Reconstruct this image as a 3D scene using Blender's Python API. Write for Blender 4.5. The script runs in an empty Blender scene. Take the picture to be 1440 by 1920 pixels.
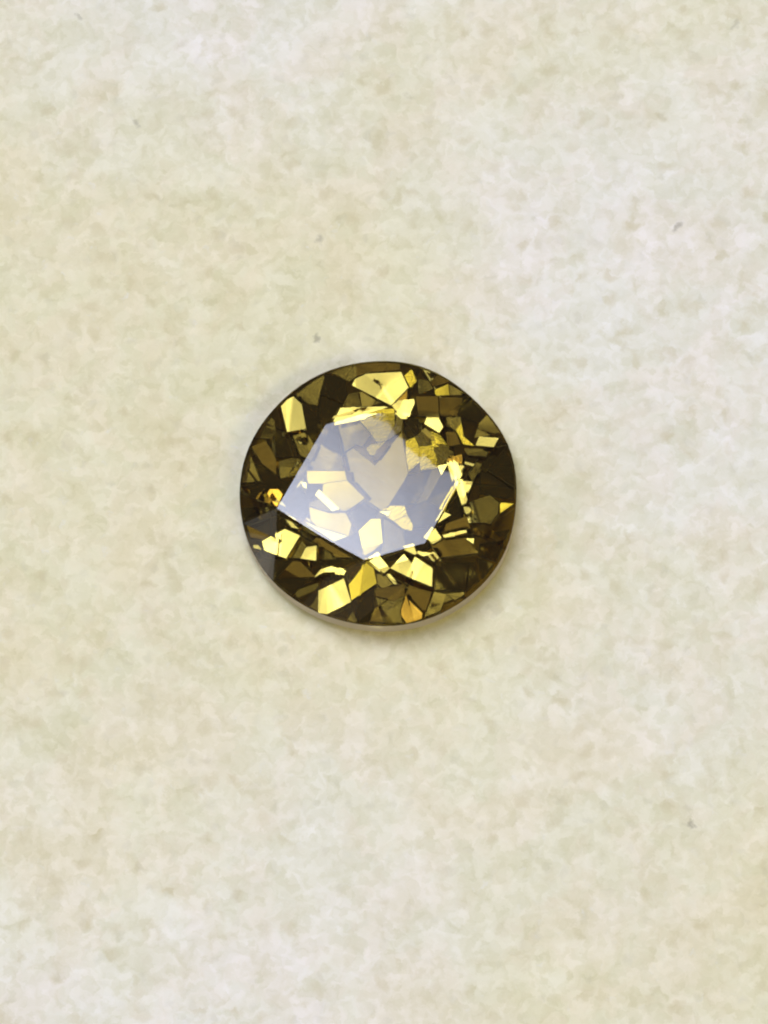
import bpy, math, random
from mathutils import Matrix, Vector
# ------------------------------------------------------------------ units: 1 Blender unit = 1 cm
sc = bpy.context.scene
sc.unit_settings.system = 'METRIC'
sc.unit_settings.scale_length = 0.01
sc.unit_settings.length_unit = 'MILLIMETERS'
# ------------------------------------------------------------------ camera
cd = bpy.data.cameras.new('camera'); cam = bpy.data.objects.new('camera', cd)
sc.collection.objects.link(cam); sc.camera = cam
cam.location = (0, -2.0246, 8.8463)
cam.rotation_euler = (math.radians(13.0), 0, 0)
cd.sensor_fit = 'HORIZONTAL'; cd.angle = math.radians(11.24661)
cd.clip_start = 0.1; cd.clip_end = 500
# ------------------------------------------------------------------ world: a dim room
w = bpy.data.worlds.new('World'); sc.world = w; w.use_nodes = True
bg = w.node_tree.nodes['Background']
bg.inputs['Color'].default_value = (1.0, 0.88, 0.88, 1); bg.inputs['Strength'].default_value = 0.065
# ------------------------------------------------------------------ main soft box, and added lamps that colour the facets
def lamp(name, loc, sx, sy, radiance, roll=0.0):
    """a diffused panel lamp, a little brighter in its middle than at its edges"""
    ld = bpy.data.lights.new(name, 'AREA'); ld.shape = 'RECTANGLE'; ld.size = sx; ld.size_y = sy
    m = max(radiance); ld.color = [c / m for c in radiance]; ld.energy = m * math.pi * sx * sy
    o = bpy.data.objects.new(name, ld); sc.collection.objects.link(o); o.location = loc
    z = Vector(loc).normalized(); x = Vector((0, 1, 0.001)).cross(z).normalized(); y = z.cross(x)
    r = math.radians(roll); x, y = x * math.cos(r) + y * math.sin(r), y * math.cos(r) - x * math.sin(r)
    o.rotation_euler = Matrix((x, y, z)).transposed().to_euler()
    ld.use_nodes = True; lt = ld.node_tree; em = lt.nodes['Emission']
    par = lt.nodes.new('ShaderNodeNewGeometry'); sub = lt.nodes.new('ShaderNodeVectorMath'); sub.operation = 'SUBTRACT'
    sub.inputs[1].default_value = (0.5, 0.5, 0.0); lt.links.new(par.outputs['Parametric'], sub.inputs[0])
    ln = lt.nodes.new('ShaderNodeVectorMath'); ln.operation = 'LENGTH'; lt.links.new(sub.outputs[0], ln.inputs[0])
    mr = lt.nodes.new('ShaderNodeMapRange'); mr.interpolation_type = 'SMOOTHSTEP'
    for k, v in (('From Min', 0.0), ('From Max', 0.62), ('To Min', 1.6), ('To Max', 0.35)): mr.inputs[k].default_value = v
    lt.links.new(ln.outputs['Value'], mr.inputs['Value']); lt.links.new(mr.outputs[0], em.inputs['Strength'])
    return o
lamp('soft_box', (-11.691, 13.491, 57.283), 50, 34, (5.6, 5.95, 7.35), -45)
lamp('gold_facet_fill', (20.074, -34.769, 44.589), 26, 26, (4.0, 3.8, 1.6), 0)  # added lamp, gives chosen facets their gold tone
lamp('amber_facet_fill', (43.713, -14.203, 38.567), 20, 20, (3.8, 2.8, 1.5), 0)  # added so that a few facets turn orange
lamp('olive_facet_fill', (-47.48, -10.092, 35.267), 34, 34, (0.84, 0.8, 0.7), 0)  # added unseen lamp, lifts some facets to a mid olive
lamp('brown_facet_fill', (-16.967, -36.386, 44.589), 36, 36, (0.34, 0.27, 0.18), 0)  # weak added lamp for the brown of the darker facets
# ------------------------------------------------------------------ view and sampling
sc.view_settings.view_transform = 'Standard'; sc.view_settings.look = 'None'
sc.view_settings.exposure = 0.0; sc.view_settings.gamma = 1.0; sc.view_settings.use_curve_mapping = False
sc.render.engine = 'CYCLES'
cy = sc.cycles
cy.max_bounces = 16; cy.glossy_bounces = 10; cy.transmission_bounces = 12; cy.diffuse_bounces = 4
cy.caustics_reflective = True; cy.caustics_refractive = True; cy.blur_glossy = 0.0
cy.sample_clamp_indirect = 8.0; cy.pixel_filter_type = 'BLACKMAN_HARRIS'; cy.filter_width = 2.1; cy.use_denoising = True
try: cy.denoiser = 'OPENIMAGEDENOISE'
except Exception: pass
# ------------------------------------------------------------------ node helpers
def new_mat(name):
    m = bpy.data.materials.new(name); m.use_nodes = True
    nt = m.node_tree; return m, nt, nt.nodes['Principled BSDF']
def node(nt, t, **kw):
    n = nt.nodes.new(t)
    for k, v in kw.items(): setattr(n, k, v)
    return n
def noise(nt, vec, scale, detail=3.0, rough=0.55, dist=0.0):
    n = node(nt, 'ShaderNodeTexNoise'); n.inputs['Scale'].default_value = scale; n.inputs['Detail'].default_value = detail
    n.inputs['Roughness'].default_value = rough; n.inputs['Distortion'].default_value = dist
    nt.links.new(vec, n.inputs['Vector']); return n
def ramp(nt, val, stops):
    r = node(nt, 'ShaderNodeValToRGB'); e = r.color_ramp.elements
    while len(e) < len(stops): e.new(0.5)
    for el, (p, c) in zip(e, stops):
        el.position = p; el.color = c if len(c) == 4 else (*c, 1)
    nt.links.new(val, r.inputs['Fac']); return r.outputs['Color']
def mixc(nt, fac, a, b, mode='MIX'):
    m = node(nt, 'ShaderNodeMix', data_type='RGBA', blend_type=mode)
    if isinstance(fac, (int, float)): m.inputs[0].default_value = fac
    else: nt.links.new(fac, m.inputs[0])
    for s, v in ((6, a), (7, b)):
        if isinstance(v, tuple): m.inputs[s].default_value = v if len(v) == 4 else (*v, 1)
        else: nt.links.new(v, m.inputs[s])
    return m.outputs[2]
def math_(nt, op, a, b=0.0, clamp=False):
    m = node(nt, 'ShaderNodeMath', operation=op, use_clamp=clamp)
    for i, v in enumerate((a, b)):
        if isinstance(v, (int, float)): m.inputs[i].default_value = v
        else: nt.links.new(v, m.inputs[i])
    return m.outputs[0]
W1 = (1, 1, 1); B0 = (0, 0, 0)
# ------------------------------------------------------------------ cream mottled surface
M_GROUND, nt, p = new_mat('cream_mottled_stone')
tc = node(nt, 'ShaderNodeTexCoord').outputs['Object']
warp = noise(nt, tc, 24.0, 4.0, 0.65)
wv = node(nt, 'ShaderNodeVectorMath', operation='MULTIPLY_ADD'); nt.links.new(warp.outputs['Color'], wv.inputs[0])
wv.inputs[1].default_value = (0.06, 0.06, 0.06); nt.links.new(tc, wv.inputs[2]); wt = wv.outputs[0]
def shifted(dx, dy, dz=0.0):
    mp = node(nt, 'ShaderNodeMapping'); mp.inputs['Location'].default_value = (dx, dy, dz); nt.links.new(wt, mp.inputs['Vector']); return mp.outputs[0]
# broad drift, yellowish cream to greyish white; offset paints a yellow glow round the gem
big = ramp(nt, noise(nt, shifted(0.3, 8.7), 0.62, 2.0, 0.5).outputs['Fac'], [(0.42, (0.845, 0.795, 0.575)), (0.60, (0.88, 0.85, 0.77))])
# clouded grain, then smaller grain
cl1 = ramp(nt, noise(nt, shifted(1.3, 7.7), 9.0, 5.0, 0.62, 0.3).outputs['Fac'], [(0.34, (0.965, 0.96, 0.92)), (0.5, (1.0, 1.0, 1.0)), (0.66, (1.03, 1.035, 1.08))])
cl2 = ramp(nt, noise(nt, shifted(5.3, 2.1), 18.0, 4.0, 0.6).outputs['Fac'], [(0.36, (0.95, 0.945, 0.91)), (0.5, (1.0, 1.0, 1.0)), (0.66, (1.025, 1.025, 1.04))])
col = mixc(nt, 1.0, big, cl1, 'MULTIPLY'); col = mixc(nt, 1.0, col, cl2, 'MULTIPLY')
tint = ramp(nt, noise(nt, shifted(3.0, 11.0), 5.0, 4.0, 0.6, 0.5).outputs['Fac'], [(0.42, (0.985, 1.0, 0.98)), (0.58, (1.01, 0.99, 0.98))])
col = mixc(nt, 1.0, col, tint, 'MULTIPLY')
# single crystals, each a touch lighter or darker
def crystals(scale, amt, off):
    global col
    v = node(nt, 'ShaderNodeTexVoronoi', voronoi_dimensions='2D'); v.inputs['Scale'].default_value = scale; nt.links.new(shifted(off, off * 1.3), v.inputs['Vector'])
    sp = node(nt, 'ShaderNodeSeparateColor'); nt.links.new(v.outputs['Color'], sp.inputs[0])
    c = ramp(nt, sp.outputs[0], [(0.0, (1 - amt, 1 - amt, 1 - 1.8 * amt)), (0.5, (1.0, 1.0, 1.0)), (1.0, (1 + 0.6 * amt, 1 + 0.6 * amt, 1 + 0.9 * amt))])
    col = mixc(nt, 1.0, col, c, 'MULTIPLY')
crystals(15.0, 0.03, 4.0); crystals(34.0, 0.045, 6.5); crystals(66.0, 0.05, 2.5)
# honey-coloured blotches
bl = ramp(nt, noise(nt, shifted(8.2, 4.4), 13.0, 3.0, 0.55).outputs['Fac'], [(0.62, B0), (0.76, W1)])
col = mixc(nt, math_(nt, 'MULTIPLY', bl, 0.45), col, (0.60, 0.53, 0.30))
# pale crystalline flecks
pf = ramp(nt, noise(nt, shifted(2.2, 9.4), 30.0, 4.0, 0.7).outputs['Fac'], [(0.62, B0), (0.72, W1)])
col = mixc(nt, math_(nt, 'MULTIPLY', pf, 0.55), col, (0.86, 0.84, 0.76))
# small pits
def pits(scale, r, colr, amt, off, keep):
    global col
    v = node(nt, 'ShaderNodeTexVoronoi', voronoi_dimensions='2D'); v.inputs['Scale'].default_value = scale; nt.links.new(shifted(off, off * 0.7), v.inputs['Vector'])
    d = ramp(nt, v.outputs['Distance'], [(r * 0.3, W1), (r, B0)])
    sp = node(nt, 'ShaderNodeSeparateColor'); nt.links.new(v.outputs['Color'], sp.inputs[0])
    k = math_(nt, 'MULTIPLY', math_(nt, 'GREATER_THAN', sp.outputs[0], 1 - keep), sp.outputs[1])
    col = mixc(nt, math_(nt, 'MULTIPLY', math_(nt, 'MULTIPLY', d, k), amt), col, colr)
pits(15.0, 0.32, (0.55, 0.46, 0.22), 0.34, 3.1, 0.40)
pits(20.0, 0.30, (0.46, 0.44, 0.34), 0.16, 9.4, 0.45)
pits(7.0, 0.09, (0.22, 0.20, 0.15), 0.5, 17.7, 0.05)
nt.links.new(col, p.inputs['Base Color'])
p.inputs['Roughness'].default_value = 0.6; p.inputs['Specular IOR Level'].default_value = 0.3
b = node(nt, 'ShaderNodeBump'); b.inputs['Strength'].default_value = 0.5; b.inputs['Distance'].default_value = 0.005
nt.links.new(noise(nt, wt, 26.0, 5.0, 0.6).outputs['Fac'], b.inputs['Height']); nt.links.new(b.outputs['Normal'], p.inputs['Normal'])

# ------------------------------------------------------------------ gem materials
def glass_mat(name, rough, dust):
    m, nt, p = new_mat(name)
    p.inputs['Base Color'].default_value = (0.53, 0.455, 0.14, 1)
    p.inputs['Transmission Weight'].default_value = 1.0; p.inputs['IOR'].default_value = 1.74
    p.inputs['Roughness'].default_value = rough
    tc = node(nt, 'ShaderNodeTexCoord').outputs['Object']
    n = noise(nt, tc, 14.0, 2.0); b = node(nt, 'ShaderNodeBump'); b.inputs['Strength'].default_value = 0.05
    b.inputs['Distance'].default_value = dust; nt.links.new(n.outputs['Fac'], b.inputs['Height']); nt.links.new(b.outputs['Normal'], p.inputs['Normal'])
    return m
M_TABLE = glass_mat('gem_table_polish', 0.035, 0.006)
M_CROWN = glass_mat('gem_crown_polish', 0.0, 0.004)
def mirror_mat(name, color, bump, scale, leak=0.22):
    """added inner mirror: mostly mirrors the light back, lets a little golden light leak through"""
    m, nt, p = new_mat(name)
    p.inputs['Base Color'].default_value = (*color, 1); p.inputs['Metallic'].default_value = 1.0
    p.inputs['Roughness'].default_value = 0.0
    tc = node(nt, 'ShaderNodeTexCoord').outputs['Object']
    big = node(nt, 'ShaderNodeBump'); big.inputs['Distance'].default_value = 0.0013
    nt.links.new(noise(nt, tc, 7.0, 1.0).outputs['Fac'], big.inputs['Height'])
    b = node(nt, 'ShaderNodeBump'); b.inputs['Distance'].default_value = bump
    nt.links.new(noise(nt, tc, scale, 3.0, 0.6).outputs['Fac'], b.inputs['Height'])
    nt.links.new(big.outputs['Normal'], b.inputs['Normal']); nt.links.new(b.outputs['Normal'], p.inputs['Normal'])
    tr = node(nt, 'ShaderNodeBsdfTransparent'); tr.inputs['Color'].default_value = (0.95, 0.80, 0.38, 1)
    mx = node(nt, 'ShaderNodeMixShader'); mx.inputs[0].default_value = leak
    nt.links.new(p.outputs[0], mx.inputs[1]); nt.links.new(tr.outputs[0], mx.inputs[2])
    nt.links.new(mx.outputs[0], nt.nodes['Material Output'].inputs['Surface'])
    return m
M_MIRROR = mirror_mat('gem_mirror_polish', (0.78, 0.71, 0.46), 0.00003, 30.0)
M_GRIT = mirror_mat('gem_mirror_grit', (0.78, 0.71, 0.46), 0.00022, 210.0)
M_WINDOW = mirror_mat('gem_mirror_window', (0.78, 0.71, 0.46), 0.00003, 30.0, 0.40)
m, nt, p = new_mat('gem_girdle_frosted'); M_GIRDLE = m
p.inputs['Base Color'].default_value = (0.84, 0.68, 0.50, 1); p.inputs['Roughness'].default_value = 0.35
p.inputs['Transmission Weight'].default_value = 0.6; p.inputs['IOR'].default_value = 1.74
m, nt, p = new_mat('gem_pavilion_skin'); M_SKIN = m
p.inputs['Base Color'].default_value = (0.85, 0.70, 0.24, 1); p.inputs['Roughness'].default_value = 0.2; p.inputs['IOR'].default_value = 1.74
tr = node(nt, 'ShaderNodeBsdfTransparent'); tr.inputs['Color'].default_value = (0.96, 0.86, 0.45, 1)
mx = node(nt, 'ShaderNodeMixShader'); mx.inputs[0].default_value = 0.95
nt.links.new(p.outputs[0], mx.inputs[1]); nt.links.new(tr.outputs[0], mx.inputs[2]); nt.links.new(mx.outputs[0], nt.nodes['Material Output'].inputs['Surface'])
m, nt, p = new_mat('gem_mirror_edge'); M_EDGE = m
p.inputs['Base Color'].default_value = (0.10, 0.07, 0.02, 1); p.inputs['Roughness'].default_value = 0.5
# ------------------------------------------------------------------ mesh helper
def obj(name, verts, faces, mat, parent=None):
    me = bpy.data.meshes.new(name); me.from_pydata([tuple(v) for v in verts], [], faces); me.update()
    me.materials.append(mat)
    o = bpy.data.objects.new(name, me); sc.collection.objects.link(o)
    if parent: o.parent = parent
    return o
# ------------------------------------------------------------------ the surface
S = 60.0
g = obj('ground', [(-S, -S, 0), (S, -S, 0), (S, S, 0), (-S, S, 0)], [(0, 1, 2, 3)], M_GROUND)
g['kind'] = 'structure'; g['label'] = 'cream mottled stone surface under the gemstone'
# ------------------------------------------------------------------ the gemstone
gem = bpy.data.objects.new('gemstone', None); sc.collection.objects.link(gem)
gem.empty_display_size = 0.1
GEM_AXES = [(0.9996559, -0.0000000, 0.0262318), (0.0018292, 0.9975657, -0.0697086), (-0.0261680, 0.0697326, 0.9972224)]
gem.matrix_world = Matrix.Translation((-0.013861, 0.043753, 0.077)) @ Matrix(GEM_AXES).transposed().to_4x4()
gem['label'] = 'round faceted brownish yellow gemstone lying tilted on the cream surface'; gem['category'] = 'gemstone'
TABLE = [(-0.2305, -0.05181, 0.0576), (-0.13335, -0.11623, 0.0576), (-0.02937, -0.17659, 0.0576), (0.1095, -0.13677, 0.0576), (0.18681, 0.00707, 0.0576), (0.16987, 0.06761, 0.0576), (0.05447, 0.177, 0.0576), (-0.03423, 0.17501, 0.0576), (-0.11912, 0.14966, 0.0576), (-0.17741, 0.04412, 0.0576)]
CROWN = [
 [(-0.2305, -0.05181, 0.0576), (-0.23229, -0.1177, 0.03341), (-0.13335, -0.11623, 0.0576)],
 [(-0.2305, -0.05181, 0.0576), (-0.26211, 0.00297, 0.03341), (-0.31208, -0.07014, -0.)],
 [(-0.2305, -0.05181, 0.0576), (-0.31208, -0.07014, -0.), (-0.23229, -0.1177, 0.03341)],
 [(-0.23229, -0.1177, 0.03341), (-0.31208, -0.07014, -0.), (-0.30727, -0.08937, -0.), (-0.30131, -0.10829, -0.), (-0.29416, -0.12681, -0.), (-0.28582, -0.14482, -0.)],
 [(-0.23229, -0.1177, 0.03341), (-0.28582, -0.14482, -0.), (-0.27627, -0.16223, -0.), (-0.26555, -0.17894, -0.), (-0.25371, -0.19485, -0.), (-0.24083, -0.20991, -0.)],
 [(-0.13335, -0.11623, 0.0576), (-0.11794, -0.21117, 0.03341), (-0.02937, -0.17659, 0.0576)],
 [(-0.13335, -0.11623, 0.0576), (-0.23229, -0.1177, 0.03341), (-0.24083, -0.20991, -0.)],
 [(-0.13335, -0.11623, 0.0576), (-0.24083, -0.20991, -0.), (-0.11794, -0.21117, 0.03341)],
 [(-0.11794, -0.21117, 0.03341), (-0.24083, -0.20991, -0.), (-0.22539, -0.22558, -0.), (-0.20888, -0.24006, -0.), (-0.19144, -0.25332, -0.), (-0.17318, -0.26534, -0.), (-0.1542, -0.2761, -0.)],
 [(-0.11794, -0.21117, 0.03341), (-0.1542, -0.2761, -0.), (-0.13461, -0.28561, -0.), (-0.1145, -0.29388, -0.), (-0.09396, -0.30093, -0.), (-0.07303, -0.30678, -0.), (-0.0518, -0.31142, -0.)],
 [(-0.02937, -0.17659, 0.0576), (0.06093, -0.2336, 0.03341), (0.1095, -0.13677, 0.0576)],
 [(-0.02937, -0.17659, 0.0576), (-0.11794, -0.21117, 0.03341), (-0.0518, -0.31142, -0.)],
 [(-0.02937, -0.17659, 0.0576), (-0.0518, -0.31142, -0.), (0.06093, -0.2336, 0.03341)],
 [(0.06093, -0.2336, 0.03341), (-0.0518, -0.31142, -0.), (-0.02995, -0.31489, -0.), (-0.00787, -0.31704, -0.), (0.01436, -0.3178, -0.), (0.03667, -0.31706, -0.), (0.05895, -0.31472, -0.), (0.08104, -0.31072, -0.)],
 [(0.06093, -0.2336, 0.03341), (0.08104, -0.31072, -0.), (0.10282, -0.30501, -0.), (0.12414, -0.29764, -0.), (0.14487, -0.28868, -0.), (0.16493, -0.27822, -0.), (0.18424, -0.26638, -0.), (0.20272, -0.25322, -0.)],
 [(0.1095, -0.13677, 0.0576), (0.22103, -0.10108, 0.03341), (0.18681, 0.00707, 0.0576)],
 [(0.1095, -0.13677, 0.0576), (0.06093, -0.2336, 0.03341), (0.20272, -0.25322, -0.)],
 [(0.1095, -0.13677, 0.0576), (0.20272, -0.25322, -0.), (0.22103, -0.10108, 0.03341)],
 [(0.22103, -0.10108, 0.03341), (0.20272, -0.25322, -0.), (0.21948, -0.23951, -0.), (0.23529, -0.22468, -0.), (0.25001, -0.20873, -0.), (0.26348, -0.19169, -0.), (0.27554, -0.17363, -0.), (0.28606, -0.15465, -0.), (0.29498, -0.1349, -0.)],
 [(0.22103, -0.10108, 0.03341), (0.29498, -0.1349, -0.), (0.30233, -0.11457, -0.), (0.30818, -0.09384, -0.), (0.3127, -0.07285, -0.), (0.31605, -0.05172, -0.), (0.31837, -0.0305, -0.), (0.31971, -0.00922, -0.), (0.32004, 0.01212, 0.)],
 [(0.18681, 0.00707, 0.0576), (0.24676, 0.05216, 0.03341), (0.16987, 0.06761, 0.0576)],
 [(0.18681, 0.00707, 0.0576), (0.22103, -0.10108, 0.03341), (0.32004, 0.01212, 0.)],
 [(0.18681, 0.00707, 0.0576), (0.32004, 0.01212, 0.), (0.24676, 0.05216, 0.03341)],
 [(0.24676, 0.05216, 0.03341), (0.32004, 0.01212, 0.), (0.31878, 0.03943, 0.), (0.31526, 0.06664, 0.)],
 [(0.24676, 0.05216, 0.03341), (0.31526, 0.06664, 0.), (0.30907, 0.09343, 0.), (0.29999, 0.1194, 0.)],
 [(0.16987, 0.06761, 0.0576), (0.16433, 0.17808, 0.03341), (0.05447, 0.177, 0.0576)],
 [(0.16987, 0.06761, 0.0576), (0.24676, 0.05216, 0.03341), (0.29999, 0.1194, 0.)],
 [(0.16987, 0.06761, 0.0576), (0.29999, 0.1194, 0.), (0.16433, 0.17808, 0.03341)],
 [(0.16433, 0.17808, 0.03341), (0.29999, 0.1194, 0.), (0.28975, 0.14112, 0.), (0.27758, 0.16178, 0.), (0.26382, 0.18132, 0.), (0.24882, 0.19982, 0.), (0.23288, 0.21741, 0.), (0.21613, 0.2342, 0.)],
 [(0.16433, 0.17808, 0.03341), (0.21613, 0.2342, 0.), (0.19857, 0.25022, 0.), (0.18013, 0.26535, 0.), (0.16065, 0.27935, 0.), (0.14007, 0.29186, 0.), (0.11839, 0.30255, 0.), (0.09575, 0.31114, 0.)],
 [(0.05447, 0.177, 0.0576), (0.01319, 0.25002, 0.03341), (-0.03423, 0.17501, 0.0576)],
 [(0.05447, 0.177, 0.0576), (0.16433, 0.17808, 0.03341), (0.09575, 0.31114, 0.)],
 [(0.05447, 0.177, 0.0576), (0.09575, 0.31114, 0.), (0.01319, 0.25002, 0.03341)],
 [(0.01319, 0.25002, 0.03341), (0.09575, 0.31114, 0.), (0.07649, 0.31656, 0.), (0.05686, 0.32045, 0.), (0.03702, 0.3229, 0.), (0.01709, 0.324, 0.)],
 [(0.01319, 0.25002, 0.03341), (0.01709, 0.324, 0.), (-0.00284, 0.32386, 0.), (-0.02269, 0.32258, 0.), (-0.04242, 0.32023, 0.), (-0.06196, 0.3168, 0.)],
 [(-0.03423, 0.17501, 0.0576), (-0.10523, 0.2278, 0.03341), (-0.11912, 0.14966, 0.0576)],
 [(-0.03423, 0.17501, 0.0576), (0.01319, 0.25002, 0.03341), (-0.06196, 0.3168, 0.)],
 [(-0.03423, 0.17501, 0.0576), (-0.06196, 0.3168, 0.), (-0.10523, 0.2278, 0.03341)],
 [(-0.10523, 0.2278, 0.03341), (-0.06196, 0.3168, 0.), (-0.087, 0.31071, 0.), (-0.11147, 0.30267, 0.), (-0.13516, 0.29262, 0.)],
 [(-0.10523, 0.2278, 0.03341), (-0.13516, 0.29262, 0.), (-0.15788, 0.28055, 0.), (-0.17944, 0.26659, 0.), (-0.19975, 0.25094, 0.)],
 [(-0.11912, 0.14966, 0.0576), (-0.20922, 0.13444, 0.03341), (-0.17741, 0.04412, 0.0576)],
 [(-0.11912, 0.14966, 0.0576), (-0.10523, 0.2278, 0.03341), (-0.19975, 0.25094, 0.)],
 [(-0.11912, 0.14966, 0.0576), (-0.19975, 0.25094, 0.), (-0.20922, 0.13444, 0.03341)],
 [(-0.20922, 0.13444, 0.03341), (-0.19975, 0.25094, 0.), (-0.21544, 0.23701, 0.), (-0.23027, 0.22219, 0.), (-0.24423, 0.20659, 0.), (-0.25731, 0.19022, 0.), (-0.26943, 0.17313, 0.)],
 [(-0.20922, 0.13444, 0.03341), (-0.26943, 0.17313, 0.), (-0.28051, 0.15531, 0.), (-0.2904, 0.13678, 0.), (-0.29899, 0.11759, 0.), (-0.30616, 0.09781, 0.), (-0.31186, 0.07756, 0.)],
 [(-0.17741, 0.04412, 0.0576), (-0.26211, 0.00297, 0.03341), (-0.2305, -0.05181, 0.0576)],
 [(-0.17741, 0.04412, 0.0576), (-0.20922, 0.13444, 0.03341), (-0.31186, 0.07756, 0.)],
 [(-0.17741, 0.04412, 0.0576), (-0.31186, 0.07756, 0.), (-0.26211, 0.00297, 0.03341)],
 [(-0.26211, 0.00297, 0.03341), (-0.31186, 0.07756, 0.), (-0.31666, 0.05314, 0.), (-0.31942, 0.02844, 0.), (-0.32024, 0.00363, 0.)],
 [(-0.26211, 0.00297, 0.03341), (-0.32024, 0.00363, 0.), (-0.31924, -0.02114, 0.), (-0.31652, -0.04577, 0.), (-0.31208, -0.07014, 0.)]]
RING = [(-0.31208, -0.07014), (-0.30727, -0.08937), (-0.30131, -0.10829), (-0.29416, -0.12681), (-0.28582, -0.14482), (-0.27627, -0.16223), (-0.26555, -0.17894), (-0.25371, -0.19485), (-0.24083, -0.20991), (-0.22539, -0.22558), (-0.20888, -0.24006), (-0.19144, -0.25332), (-0.17318, -0.26534), (-0.1542, -0.2761), (-0.13461, -0.28561), (-0.1145, -0.29388), (-0.09396, -0.30093), (-0.07303, -0.30678), (-0.0518, -0.31142), (-0.02995, -0.31489), (-0.00787, -0.31704), (0.01436, -0.3178), (0.03667, -0.31706), (0.05895, -0.31472), (0.08104, -0.31072), (0.10282, -0.30501), (0.12414, -0.29764), (0.14487, -0.28868), (0.16493, -0.27822), (0.18424, -0.26638), (0.20272, -0.25322), (0.21948, -0.23951), (0.23529, -0.22468), (0.25001, -0.20873), (0.26348, -0.19169), (0.27554, -0.17363), (0.28606, -0.15465), (0.29498, -0.1349), (0.30233, -0.11457), (0.30818, -0.09384), (0.3127, -0.07285), (0.31605, -0.05172), (0.31837, -0.0305), (0.31971, -0.00922), (0.32004, 0.01212), (0.31878, 0.03943), (0.31526, 0.06664), (0.30907, 0.09343), (0.29999, 0.1194), (0.28975, 0.14112), (0.27758, 0.16178), (0.26382, 0.18132), (0.24882, 0.19982), (0.23288, 0.21741), (0.21613, 0.2342), (0.19857, 0.25022), (0.18013, 0.26535), (0.16065, 0.27935), (0.14007, 0.29186), (0.11839, 0.30255), (0.09575, 0.31114), (0.07649, 0.31656), (0.05686, 0.32045), (0.03702, 0.3229), (0.01709, 0.324), (-0.00284, 0.32386), (-0.02269, 0.32258), (-0.04242, 0.32023), (-0.06196, 0.3168), (-0.087, 0.31071), (-0.11147, 0.30267), (-0.13516, 0.29262), (-0.15788, 0.28055), (-0.17944, 0.26659), (-0.19975, 0.25094), (-0.21544, 0.23701), (-0.23027, 0.22219), (-0.24423, 0.20659), (-0.25731, 0.19022), (-0.26943, 0.17313), (-0.28051, 0.15531), (-0.2904, 0.13678), (-0.29899, 0.11759), (-0.30616, 0.09781), (-0.31186, 0.07756), (-0.31666, 0.05314), (-0.31942, 0.02844), (-0.32024, 0.00363), (-0.31924, -0.02114), (-0.31652, -0.04577)]
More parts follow.
